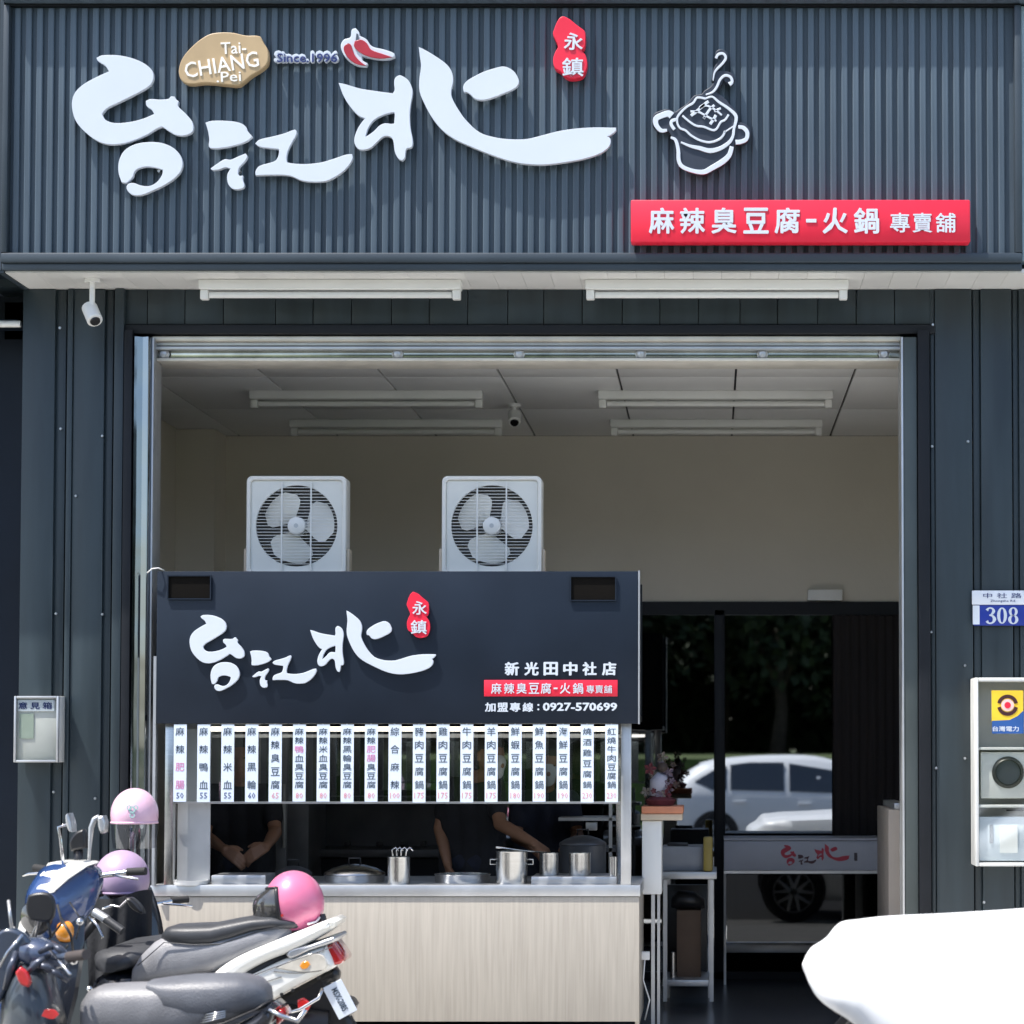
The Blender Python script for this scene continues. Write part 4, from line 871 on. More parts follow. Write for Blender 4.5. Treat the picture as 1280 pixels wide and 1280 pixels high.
def person(label, shoulders, elbows, wrists, handdirs, head, y, face, shirt_m, mask=False, feet=None, tilt=0, cap=False):
    sl_, sr_ = Vector(shoulders[0]), Vector(shoulders[1]); ch = (sl_+sr_)/2; head = Vector(head)
    hip = Vector((ch.x-tilt, ch.y+.05, .90)); f = Vector(face).normalized(); sd_ = (sr_-sl_).normalized()
    t = thing('person', label, 'person', (hip.x, hip.y, 0))
    caps = []
    neck = ch+Vector((0, 0, .04)); caps += [(neck, .055, head-Vector((0, 0, .09))-f*.015, .05)]
    caps += [(head+Vector((0, 0, .035))-f*.015, .088, head-Vector((0, 0, .005))+f*.005, .084), (head-Vector((0, 0, .02))+f*.015, .078, head-Vector((0, 0, .085))+f*.035, .050)]
    caps += [(head+f*.085+Vector((0, 0, .01)), .009, head+f*.104-Vector((0, 0, .03)), .014)]
    rt = f.cross(Vector((0, 0, 1)))
    for s in (-1, 1): caps.append((head+rt*s*.084+Vector((0, 0, .015)), .014, head+rt*s*.088-Vector((0, 0, .02)), .010))
    for s in (-1, 1): caps.append((head+f*.083+rt*s*.022-Vector((0, 0, .06)), .008, head+f*.09-Vector((0, 0, .062)), .011))
    # torso, arms, legs
    for k in (-.6, 0, .6): caps += [(ch+sd_*k*.15-Vector((0, 0, .05)), .085, hip+sd_*k*.13+Vector((0, 0, .1)), .085), (hip+sd_*k*.13+Vector((0, 0, .1)), .085, hip+sd_*k*.13, .09)]
    for sh, e, w_, (d, up, side) in ((sl_, Vector(elbows[0]), Vector(wrists[0]), handdirs[0]), (sr_, Vector(elbows[1]), Vector(wrists[1]), handdirs[1])):
        caps += [(sh, .05, e, .036), (e, .038, e+(w_-e)*.35, .036), (e+(w_-e)*.35, .036, w_, .024)]
        hand(caps, w_, d, up, side)
    for s in (-1, 1):
        h = hip+sd_*s*.09; kn = Vector((h.x, h.y-.02, .48)); an = Vector((h.x+sd_.x*s*.02, h.y, .09))
        caps += [(h, .08, kn, .055), (kn, .052, kn+(an-kn)*.35, .052), (kn+(an-kn)*.35, .052, an, .036), (an-Vector((0, 0, .03)), .04, an+Vector((f.x*.13, f.y*.13, -.05)), .03)]
    blob('body', SKIN, caps, t, .0055, 3)
    # shirt
    sc_ = []
    for k in (-.62, 0, .62): sc_ += [(ch+sd_*k*.17-Vector((0, 0, .04)), .095, hip+sd_*k*.16+Vector((0, 0, .12)), .098), (hip+sd_*k*.16+Vector((0, 0, .12)), .098, hip+sd_*k*.16-Vector((0, 0, .04)), .10)]
    sc_ += [(sl_, .064, sr_, .064), (neck-Vector((0, 0, .01)), .066, neck-Vector((0, 0, .03)), .07)]
    for sh, e in ((sl_, Vector(elbows[0])), (sr_, Vector(elbows[1]))): sc_.append((sh, .064, sh+(e-sh)*.62, .058))
    blob('shirt', shirt_m, sc_, t, .011, 6)
    tr_ = []
    for s in (-1, 1):
        h = hip+sd_*s*.09; tr_ += [(h, .095, Vector((h.x, h.y-.02, .48)), .07), (Vector((h.x, h.y-.02, .48)), .07, Vector((h.x, h.y, .12)), .055)]
    tr_.append((hip-sd_*.09, .1, hip+sd_*.09, .1)); blob('trousers', NAVS, tr_, t, .014, 5)
    # hair : back and top of the head, fringe above the brow
    hc = [(head+Vector((0, 0, .055))-f*.02, .095, head+Vector((0, 0, .03))-f*.045, .092), (head-f*.055-Vector((0, 0, .01)), .078, head-f*.06-Vector((0, 0, .07)), .058),
          (head+Vector((0, 0, .085))+f*.03+rt*.03, .045, head+Vector((0, 0, .085))+f*.03-rt*.03, .045)]
    for s in (-1, 1): hc.append((head+rt*s*.068+Vector((0, 0, .04))-f*.02, .035, head+rt*s*.07-Vector((0, 0, .04))-f*.035, .028))
    blob('hair', HAIR, hc, t, .009, 4)
    for s in (-1, 1):
        e = head+f*.081+rt*s*.032+Vector((0, 0, .012))
        MB().lathe([(0, -.006), (.009, -.003), (.011, .0), (.009, .003), (0, .006)], e, 10).build('eye', BADGE, t, 180)
    if mask:
        blob('face_mask', MASKM, [(head+f*.05-Vector((0, 0, .03)), .062, head+f*.055-Vector((0, 0, .075)), .045), (head+f*.085-Vector((0, 0, .03)), .026, head+f*.08-Vector((0, 0, .06)), .024)], t, .008, 4)
    if cap:
        blob('cap', MASKM, [(head+Vector((0, 0, .085))-f*.01, .094, head+Vector((0, 0, .07))-f*.02, .098)], t, .01, 4)
    return t
UP = Vector((0, 0, 1))
y = 1.05
person('person in a black T-shirt at the left of the counter, both hands together in front', [P(262, 993, y), P(338, 993, y)], [P(256, 1045, y-.12), P(344, 1040, y-.12)], [P(281, 1062, y-.40), P(333, 1058, y-.40)],
       [((.75, -.35, -.45), (-.3, -.7, .6), (.3, .2, .9)), ((-.75, -.35, -.45), (.3, -.7, .6), (-.3, .2, .9))], P(301, 945, y-.06), y, (.1, -1, -.3), SHIRT)
y = 1.05
person('person in a black T-shirt and face mask reaching over the soup pot', [P(562, 985, y-.02), P(618, 985, y-.08)], [P(550, 1035, y-.02), P(625, 1030, y-.22)], [P(560, 1082, y-.12), P(668, 1054, y-.42)],
       [((.2, -.3, -.9), (-.8, -.4, .2), (.3, -.8, .3)), ((.75, -.3, -.5), (.4, -.3, .8), (-.2, -.9, -.3))], P(612, 945, y-.12), y, (.75, -.65, -.25), SHIRT, mask=True)
y = 1.75
person('person in dark clothes with a pale face mask half hidden at the rear right', [P(650, 1000, y), P(712, 1000, y)], [P(645, 1045, y-.1), P(722, 1045, y-.1)], [P(664, 1058, y-.35), P(716, 1054, y-.38)],
       [((.6, -.5, -.4), (0, -.5, .8), (.4, .5, .3)), ((-.2, -.9, -.2), (0, -.3, .9), (-.9, .2, 0))], P(684, 955, y-.06), y, (.15, -1, -.3), NAVS, mask=True)

# ================================================================ SCOOTERS
def wl(secs, y):
    """(px, top py, bottom py, half width) in the photograph -> loft sections at depth y"""
    o = []
    for q in secs:
        zt_, zb_ = Z(q[1], y), Z(q[2], y); o.append((X(q[0], y, 1200), y, (zt_+zb_)/2, q[3], (zt_-zb_)/2)+tuple(q[4:]))
    return o
def prof(px_pts, y, depth, bev, sub=3): return outline_mesh([smooth_loop([(X(a, y, b), Z(b, y)) for a, b in px_pts], sub)], y-depth/2, depth, bev)
def wheel(parent, c, r, wd=.10, local=False, axis='Y'):
    w_ = MB().lathe([(r*.62, -wd*.4), (r*.8, -wd*.5), (r*.95, -wd*.4), (r, -wd*.15), (r, wd*.15), (r*.95, wd*.4), (r*.8, wd*.5), (r*.62, wd*.4), (r*.62, -wd*.4)], c, 36, axis).build('tyre', BLACKR, parent, 50, local)
    MB().lathe([(r*.3, -wd*.2), (r*.55, -wd*.3), (r*.615, -wd*.42), (r*.615, wd*.42), (r*.55, wd*.3), (r*.3, wd*.2), (0, wd*.2), (0, -wd*.2), (r*.3, -wd*.2)], c, 24, axis).build('rim', STEELM, parent, 50, local)
# --- white scooter with the two-tone seat, facing left
yA = -2.1
A = thing('scooter', 'white scooter with two-tone grey seat and red tail light, facing left', 'scooter', (X(300, yA, 1200), yA, 0), 'scooters parked by the cart')
MB().loft(wl([(166, 1224, 1229, .02), (170, 1208, 1230, .07), (180, 1192, 1231, .095), (196, 1176, 1229, .11), (214, 1166, 1226, .12), (240, 1167, 1222, .125), (268, 1166, 1216, .13), (300, 1160, 1204, .135), (330, 1153, 1190, .135), (352, 1150, 1180, .12), (368, 1152, 1172, .08)], yA), 24, 2.8).build('seat_side', SILV, A, 60)
MB().loft(wl([(205, 1166, 1174, .05), (212, 1158, 1176, .10), (222, 1155, 1179, .122), (245, 1154, 1182, .13), (270, 1153, 1181, .134), (295, 1148, 1174, .139), (320, 1144, 1164, .14), (345, 1143, 1160, .135), (372, 1147, 1160, .11), (385, 1150, 1158, .05)], yA), 24, 3.2).build('seat_pad', GREYV, A, 60)
MB().loft(wl([(160, 1232, 1240, .10), (220, 1228, 1244, .13), (280, 1216, 1238, .14), (330, 1196, 1225, .14), (368, 1178, 1200, .12)], yA), 20, 3).build('seat_base', BLACKP, A, 60)
# white tail: grab rail blade, upper panel, lower panel each side symmetrical in one body
mobj('grab_rail', prof([(268, 1222), (284, 1206), (310, 1190), (350, 1173), (395, 1155), (420, 1146), (427, 1149), (424, 1156), (400, 1172), (372, 1186), (345, 1196), (318, 1210), (300, 1224), (284, 1230)], yA, .34, .03), WPAINT, A, smooth=50)
mobj('tail_body', prof([(283, 1231), (305, 1221), (330, 1209), (368, 1193), (405, 1180), (415, 1178), (424, 1200), (422, 1207), (400, 1217), (370, 1233), (346, 1247), (338, 1249), (328, 1242), (312, 1235)], yA, .31, .03), WPAINT, A, smooth=50)
mobj('rail_bar', prof([(366, 1190), (372, 1183), (395, 1177), (424, 1167), (427, 1169), (424, 1174), (395, 1184), (372, 1194)], yA, .325, .008), STEELM, A, smooth=50)
mobj('indicator_lens', prof([(352, 1206), (372, 1196), (398, 1187), (412, 1190), (418, 1202), (412, 1209), (385, 1211)], yA, .319, .006), CLEARL, A, smooth=50)
mobj('indicator_bulb', prof([(383, 1203), (387, 1198), (393, 1197), (396, 1201), (392, 1206), (386, 1207)], yA, .327, .003), ORANGE, A, smooth=50)
mobj('tail_light', prof([(411, 1180), (421, 1176), (434, 1195), (432, 1201), (424, 1203)], yA, .26, .012), REDL, A, smooth=50)
mobj('rear_mudguard', prof([(346, 1248), (372, 1234), (400, 1219), (420, 1208), (425, 1216), (423, 1226), (412, 1228), (424, 1250), (440, 1272), (446, 1290), (420, 1300), (400, 1275), (380, 1262), (360, 1262)], yA, .10, .02), BLACKP, A, smooth=50)
mobj('plate_bracket', prof([(428, 1246), (440, 1248), (446, 1256), (440, 1268), (432, 1262)], yA-.02, .16, .01), BLACKP, A, smooth=50)
sm = yA-.158
for pts_ in ([(300, 1226), (335, 1212), (380, 1196), (415, 1184)], [(342, 1214), (356, 1216), (380, 1216), (402, 1213)], [(316, 1234), (330, 1228), (352, 1221)]):
    MB().tube([P(a, b_, sm) for a, b_ in pts_], .0022, 6).build('panel_seam', mat('seam_grey', (.12, .12, .12), .6), A, 180)
MB().tube([P(a, b_, yA-.128) for a, b_ in ((172, 1207), (205, 1178), (240, 1181), (275, 1180), (300, 1172), (330, 1162), (356, 1158))], .0025, 6).build('seat_piping', GREYV, A, 180)
for a, b_ in ((398, 1222), (366, 1238), (352, 1243)): MB().lathe([(0, -.004), (.007, -.004), (.008, 0)], P(a, b_, sm), 10, 'Y').build('bolt', BLACKP, A)
# licence plate, tilted
pm = MB().box(-.075, .075, -.003, .003, -.045, .045, .003).mesh(); pc = P(425, 1249, yA-.13)
pm.transform(Matrix.Translation(pc)@Matrix.Rotation(R(62), 4, 'Y')@Matrix.Rotation(R(8), 4, 'X')); lp_ = mobj('licence_plate', pm, LETTER, A)
tm = text_mesh('MSX-2085', 0, 0, 0, h=.028, wd=.105, bold=.01, depth=.002); tm.transform(Matrix.Translation(pc)@Matrix.Rotation(R(62), 4, 'Y')@Matrix.Rotation(R(8), 4, 'X')@Matrix.Translation((0, -.0035, 0))); mobj('lettering', tm, INK, lp_)
tb = MB()
tb.tube([P(352, 1268, yA-.16), P(375, 1262, yA-.17), (P(398, 1248, yA-.17)), P(403, 1236, yA-.15)], .008, 8); tb.build('side_stay', CHROME, A, 180)
mobj('rear_reflector', prof([(372, 1250), (380, 1247), (390, 1255), (384, 1266), (374, 1262)], yA-.12, .03, .006), REDL, A, smooth=50)
wheel(A, (X(385, yA, 1250), yA, .24), .24); wheel(A, (X(5, yA, 1250), yA, .24), .24)
MB().loft([(X(385, yA, 1250)+.1, yA, .33, .09, .10), (X(300, yA, 1250), yA, .34, .14, .14), (X(190, yA, 1250), yA, .30, .16, .10), (X(140, yA, 1250), yA, .22, .16, .05), (X(60, yA, 1250), yA, .24, .15, .05)], 20, 3).build('floorboard', BLACKP, A, 60)
MB().loft([(X(70, yA, 1250), yA, .4, .16, .2), (X(55, yA, 1250), yA, .55, .17, .32), (X(40, yA, 1250), yA, .58, .12, .3), (X(25, yA, 1250), yA, .6, .06, .2)], 20, 2.6).build('leg_shield', WPAINT, A, 60)
# --- dark grey scooter in front
yB = -3.3
B = thing('scooter', 'dark scooter with long plain grey seat, nearest to the viewer, facing left', 'scooter', (X(220, yB, 1250), yB, 0), 'scooters parked by the cart')
MB().loft(wl([(104, 1268, 1274, .02), (107, 1248, 1283, .07), (115, 1237, 1292, .10), (130, 1230, 1298, .115), (160, 1228, 1300, .125), (195, 1227, 1300, .13), (230, 1222, 1296, .135), (270, 1219, 1284, .135), (300, 1219, 1272, .13), (322, 1223, 1262, .11), (332, 1232, 1257, .08), (337, 1243, 1252, .03)], yB), 26, 2.8).build('seat', mat('worn_grey_vinyl', (.185, .185, .195), .42, var=.16, scale=9, bump=.22, bscale=160, rvar=.3), B, 60)
MB().loft(wl([(190, 1224.5, 1240, .09), (215, 1220.5, 1266, .135), (245, 1217.5, 1276, .142), (275, 1216.5, 1276, .144), (305, 1217, 1268, .139), (325, 1222, 1262, .115), (336, 1232, 1257, .08), (340, 1244, 1252, .03)], yB), 26, 2.8).build('seat_cover', GREYS, B, 60)
mobj('tail_body', prof([(120, 1300), (200, 1302), (270, 1290), (320, 1268), (345, 1250), (352, 1256), (346, 1275), (310, 1305), (250, 1340), (150, 1345)], yB, .26, .04), BLACKG, B, smooth=50)
mobj('tail_light', prof([(349, 1262), (356, 1258), (360, 1268), (350, 1280)], yB, .16, .01), REDL, B, smooth=50)
MB().tube([P(a, b_, yB-.15) for a, b_ in ((150, 1297), (230, 1291), (280, 1279), (320, 1262), (338, 1250))], .004, 6).build('seat_edge_piping', BLACKP, B, 180)
MB().tube([P(a, b_, yB-.13) for a, b_ in ((336, 1262), (352, 1270), (372, 1276), (382, 1262))], .009, 8).build('grab_bar', CHROME, B, 180)
g = MB()
for k in range(4): c0 = P(250+k*2, 1279-k*3.5, yB-.146); c1 = P(282, 1271-k*3.5+k*1.0, yB-.146); g.tube([c0, c1], .003, 6)
g.build('seat_badge', CHROME, B, 180)
wheel(B, (X(330, yB, 1250), yB, .22), .22); wheel(B, (X(-60, yB, 1250), yB, .22), .22)
MB().loft([(X(330, yB, 1250), yB, .3, .08, .08), (X(240, yB, 1250), yB, .30, .14, .12), (X(120, yB, 1250), yB, .26, .15, .10), (X(0, yB, 1250), yB, .22, .14, .05)], 20, 3).build('floorboard', BLACKP, B, 60)
# front end of the dark scooter : shield, bars, grips, lamp, red reflector
MB().loft([(X(78, yB, 1250), yB-.02, .40, .11, .14), (X(62, yB, 1250), yB-.02, .46, .16, .24), (X(40, yB, 1250), yB-.02, .50, .15, .26), (X(18, yB, 1250), yB-.02, .50, .09, .2), (X(6, yB, 1250), yB-.02, .50, .04, .1)], 22, 2.6).build('leg_shield', mat('slate_panel', (.05, .06, .072), .35, coat=.4), B, 60)
hb = MB(); H_ = P(52, 1196, yB)
hb.tube([H_+Vector((0, 0, -.2)), H_], .022, 10); hb.tube([P(105, 1192, yB-.30), P(75, 1196, yB-.2), H_, P(30, 1180, yB+.18), P(0, 1170, yB+.30)], .013, 10)
hb.build('handlebar', mat('blue_grey_bar', (.10, .13, .19), .3, .5), B, 180)
MB().tube([P(108, 1193, yB-.36), P(86, 1196, yB-.26)], .019, 12).build('grip', mat('brown_grip', (.07, .055, .05), .6), B, 60)
MB().tube([P(2, 1168, yB+.30), P(-25, 1164, yB+.40)], .019, 12).build('grip', BLACKR, B, 60)
MB().loft(wl([(20, 1182, 1196, .03), (32, 1172, 1205, .08), (52, 1172, 1212, .10), (74, 1182, 1212, .08), (86, 1192, 1206, .03)], yB-.03), 18, 2.4).build('handlebar_cowl', mat('slate_blue_cowl', (.055, .075, .13), .25, coat=.7), B, 60)
for a, b_, c, d in ((40, 1205, 78, 1218), (50, 1190, 72, 1183), (58, 1212, 84, 1226), (30, 1220, 62, 1194), (20, 1190, 6, 1236), (64, 1180, 88, 1202)):
    MB().tube([P(a, b_, yB-.16), P((a+c)/2, (b_+d)/2-3, yB-.20), P(c, d, yB-.15)], [.010, .014, .009], 8).build('hose', mat('hose_grey', (.07, .08, .11), .3, .3), B, 180)
MB().tube([P(60, 1185, yB-.12), P(88, 1218, yB-.34)], .0055, 8).build('brake_lever', CHROME, B, 180)
cr_ = random.Random(9)
for k in range(9):
    a, b_ = cr_.uniform(10, 95), cr_.uniform(1120, 1190); c, d = a+cr_.uniform(-25, 30), b_+cr_.uniform(40, 85); yy = yB+cr_.uniform(.1, .55)
    MB().tube([P(a, b_, yy), P((a+c)/2+cr_.uniform(-14, 14), (b_+d)/2, yy-.05), P(c, d, yy)], cr_.uniform(.003, .007), 6).build('cable', [BLACKP, STEELM, BLACKR][k % 3], B, 180)
for a, b_, rr_ in ((100, 1152, .016), (92, 1200, .02), (112, 1236, .012), (14, 1240, .018), (70, 1245, .014)): MB().lathe([(0, -rr_), (rr_*.8, -rr_*.6), (rr_, 0), (rr_*.8, rr_*.6), (0, rr_)], P(a, b_, yB+.2), 12, 'Y').build('fitting', CHROME, B, 180)
mobj('red_reflector', prof([(20, 1215), (26, 1208), (34, 1214), (40, 1228), (36, 1234), (26, 1230)], yB-.2, .03, .008), REDL, B, smooth=50)
MB().tube([P(64, 1172, yB-.02), P(59, 1148, yB-.02)], .006, 8).build('mirror_stalk', BLACKP, B, 180)
mobj('mirror', prof([(38, 1118), (60, 1116), (68, 1124), (68, 1146), (60, 1152), (38, 1150), (34, 1140), (34, 1126)], yB-.02, .03, .008), BLACKP, B, smooth=50)
mobj('side_fairing', prof([(-6, 1168), (10, 1160), (30, 1166), (42, 1180), (30, 1186), (26, 1196), (8, 1240), (-6, 1262)], yB-.08, .05, .012), mat('blue_black_fairing', (.03, .045, .075), .2, coat=1), B, smooth=50)
MB().tube([P(-4, 1215, yB-.14), P(10, 1190, yB-.15), P(28, 1168, yB-.13)], .006, 8).build('chrome_trim', CHROME, B, 180)
mobj('front_sticker', prof([(52, 1270), (56, 1262), (68, 1262), (74, 1268), (66, 1274)], yB-.21, .006, .001), REDL, B, smooth=50)

# --- scooters that face the viewer, in their own axes (x = forward)
def front_scooter(label, loc, rz, paint, orange=True, mirrors=True, hh=1.03, painted_highlight=False, dark=False):
    t = thing('scooter', label, 'scooter', loc, 'scooters parked by the cart', rz)
    sdp = .13 if dark else 0
    b = lambda mb, n_, m_, s=60, par=None: mb.build(n_, m_, par or t, s, True)
    wheel(t, (.62, 0, .22), .22, .1, True); wheel(t, (-.55, 0, .22), .22, .1, True)
    # front fender, shield, steering head, cowl
    b(MB().loft([(.42, 0, .40, .05, .05), (.5, 0, .44, .08, .07), (.62, 0, .46, .09, .06), (.76, 0, .40, .08, .05), (.84, 0, .32, .05, .04)], 18), 'front_fender', paint)
    sh = MB()                                                    # curved leg shield
    vs = []; NZ, NY = 12, 13
    for i in range(NZ):
        z = .30+.60*i/(NZ-1); hw = .165-.08*max(0, (i-6)/6)**2+(-.03*(1-i/4) if i < 4 else 0)
        for j in range(NY): u = -1+2*j/(NY-1); vs.append((.44-.14*i/(NZ-1)+.10*math.cos(u*1.35)-.02, hw*u, z))
    n0 = len(vs); vs += [(x-.025, y_, z) for x, y_, z in vs]
    fs = [(i*NY+j, i*NY+j+1, (i+1)*NY+j+1, (i+1)*NY+j) for i in range(NZ-1) for j in range(NY-1)]
    fs += [(q[3]+n0, q[2]+n0, q[1]+n0, q[0]+n0) for q in fs]
    for j in range(NY-1): fs += [(j, j+1, j+1+n0, j+n0), ((NZ-1)*NY+j, (NZ-1)*NY+j+1, (NZ-1)*NY+j+1+n0, (NZ-1)*NY+j+n0)]
    for i in range(NZ-1): fs += [(i*NY, (i+1)*NY, (i+1)*NY+n0, i*NY+n0), (i*NY+NY-1, (i+1)*NY+NY-1, (i+1)*NY+NY-1+n0, i*NY+NY-1+n0)]
    b(sh.add(vs, fs), 'leg_shield', BLACKG if dark else paint, 50)
    b(MB().loft([(.10, 0, hh-.07, .05, .03), (.15, 0, hh-.07, .11, .07), (.23, 0, hh-.11, .145, .12), (.31, 0, hh-.15, .135, .15), (.39, 0, hh-.19, .10, .13), (.44, 0, hh-.21, .05, .06)], 22), 'handlebar_cowl', paint)
    if painted_highlight: b(MB().loft([(.13, 0, hh-.005, .05, .006), (.19, .02, hh+.006, .10, .010), (.28, .03, hh-.002, .11, .012), (.36, .03, hh-.050, .08, .016), (.41, .03, hh-.10, .05, .012)], 18), 'cowl_highlight', WPAINT)  # white shell stands in for the highlight on the blue cowl
    b(MB().lathe([(0, .0), (.062, -.006), (.075, -.02), (.075, -.08), (0, -.08)], (.455, 0, hh-.21), 24, 'X'), 'headlight', BLACKP)
    b(MB().lathe([(0, .01), (.04, .006), (.06, -.004), (0, -.005)], (.462, 0, hh-.21), 24, 'X'), 'headlight_lens', VISOR)
    b(MB().tube([(.24, 0, .5), (.20, 0, hh-.1)], .035, 12), 'steering_column', BLACKP)
    for s in (-1, 1):
        b(MB().tube([(.18, s*.12, hh-.05), (.13, s*.23, hh-.035)], .012, 10), 'handlebar', CHROME)
        b(MB().tube([(.13, s*.22, hh-.035), (.11, s*.30, hh-.03)], .017, 12), 'grip', BLACKR)
        b(MB().tube([(.17, s*.18, hh-.045), (.20, s*.25, hh-.05), (.17, s*.31, hh-.06)], .006, 8), 'brake_lever', CHROME)
        if orange and s > 0: b(MB().loft([(.33, s*.10, hh-.27, .018, .022), (.37, s*.11, hh-.27, .034, .045), (.40, s*.105, hh-.27, .030, .038), (.415, s*.10, hh-.27, .01, .014)], 14, 2.2), 'turn_signal', ORANGE)
        if mirrors:
            b(MB().tube([(.15, s*.19, hh-.02), (.14, s*.23, hh+.16), (.15, s*.20, hh+.20)], .0065, 8), 'mirror_stalk', CHROME)
            mm = MB().lathe([(0, -.012), (.04, -.01), (.052, 0), (.045, .008), (0, .01)], (.15, s*.17, hh+.215), 20, 'X', 1); b(mm, 'mirror', STEELM)
    b(MB().loft([(-.80, 0, .66-sdp, .05, .03), (-.74, 0, .68-sdp, .11, .08), (-.5, 0, .68-sdp, .14, .1), (-.2, 0, .64-sdp, .14, .1), (-.02, 0, .58-sdp, .10, .12), (.02, 0, .5-sdp, .06, .1)], 20), 'rear_body', BLACKG)
    b(MB().loft([(-.70, 0, .79-sdp, .09, .03), (-.62, 0, .80-sdp, .13, .045), (-.3, 0, .79-sdp, .14, .05), (-.05, 0, .76-sdp, .11, .045), (.0, 0, .74-sdp, .06, .03)], 20), 'seat', GREYV)
    b(MB().box(-.05, .42, -.15, .15, .24, .30, .02), 'floorboard', BLACKP, 50)
    b(MB().tube([(.62, -.08, .22), (.5, -.07, .5), (.3, 0, .7)], .02, 10), 'fork', CHROME, 180); b(MB().tube([(.62, .08, .22), (.5, .07, .5), (.3, 0, .7)], .02, 10), 'fork', CHROME, 180)
    b(MB().loft([(-.88, 0, .64, .03, .02), (-.83, 0, .66, .07, .035), (-.79, 0, .67, .08, .04)], 14), 'tail_light', REDL)
    return t
c_ = P(80, 1100, -2.35)
front_scooter('blue scooter with white painted cowl highlight and orange turn signal at the left edge', (c_.x+.12, -2.12, 0), R(-116), BLUEP, hh=1.055, painted_highlight=True, mirrors=False, dark=True)
c_ = P(148, 1100, -1.3)
front_scooter('black scooter facing the street between the helmets and the left pillar', (c_.x-.03, -1.15, 0), R(-70), BLACKG, orange=False, hh=.86, mirrors=False)
# extra low mirror and lever of the black scooter
t = thing('side_mirror', 'black oval scooter mirror on a bent chrome arm left of the wood counter', 'mirror', P(170, 1132, -2.0))
MB().tube([P(128, 1136, -2.0), P(140, 1132, -2.0), P(150, 1134, -2.0), P(160, 1124, -2.0), P(168, 1126, -2.0)], .006, 8).build('arm', CHROME, t, 180)
mobj('mirror_head', prof([(158, 1122), (166, 1122), (178, 1134), (181, 1142), (176, 1141), (164, 1133)], -2.0, .07, .012), BLACKP, t, smooth=60)
MB().tube([P(112, 1146, -2.0), P(122, 1157, -2.02), P(128, 1170, -2.04), P(129, 1173, -2.04)], [.010, .008, .006, .008], 8).build('lever', CHROME, t, 180)
MB().tube([P(118, 1140, -2.0), P(134, 1150, -2.02)], .020, 12).build('clamp', STEELM, t, 60)
MB().tube([P(132, 1149, -2.02), P(153, 1164, -2.04)], .019, 12).build('grip', GREYV, t, 60)
MB().tube([P(125, 1145, -2.0), P(100, 1175, -1.98), P(90, 1230, -1.98)], .02, 12).build('stem', BLACKP, t, 180)
# mirrors standing up at the left
t = thing('side_mirror', 'pair of scooter mirrors on chrome stalks standing above the blue scooter', 'mirror', P(85, 1080, -2.3))
MB().tube([P(80, 1090, -2.4), P(76, 1050, -2.4), P(73, 1034, -2.4), P(86, 1030, -2.4)], .007, 8).build('stalk', CHROME, t, 180)
mobj('mirror_head', prof([(85, 1019), (88, 1016), (92, 1028), (93, 1040), (89, 1038), (86, 1030)], -2.4, .09, .008), STEELM, t, smooth=60)
MB().tube([P(110, 1090, -2.2), P(112, 1062, -2.2), P(114, 1035, -2.2), P(118, 1024, -2.2), P(124, 1020, -2.2)], [.007, .007, .012, .012, .008], 8).build('stalk', STEELM, t, 180)
mobj('mirror_head', prof([(124, 1020), (131, 1019), (134, 1028), (133, 1040), (128, 1042), (125, 1034)], -2.2, .07, .01), STEELM, t, smooth=60)
mobj('mirror_head', prof([(88, 1052), (96, 1040), (106, 1036), (108, 1040), (109, 1060), (90, 1064)], -2.3, .05, .01), BLACKP, t, smooth=60)
MB().tube([P(98, 1062, -2.3), P(98, 1092, -2.3)], .02, 10).build('stem', BLACKP, t, 180)

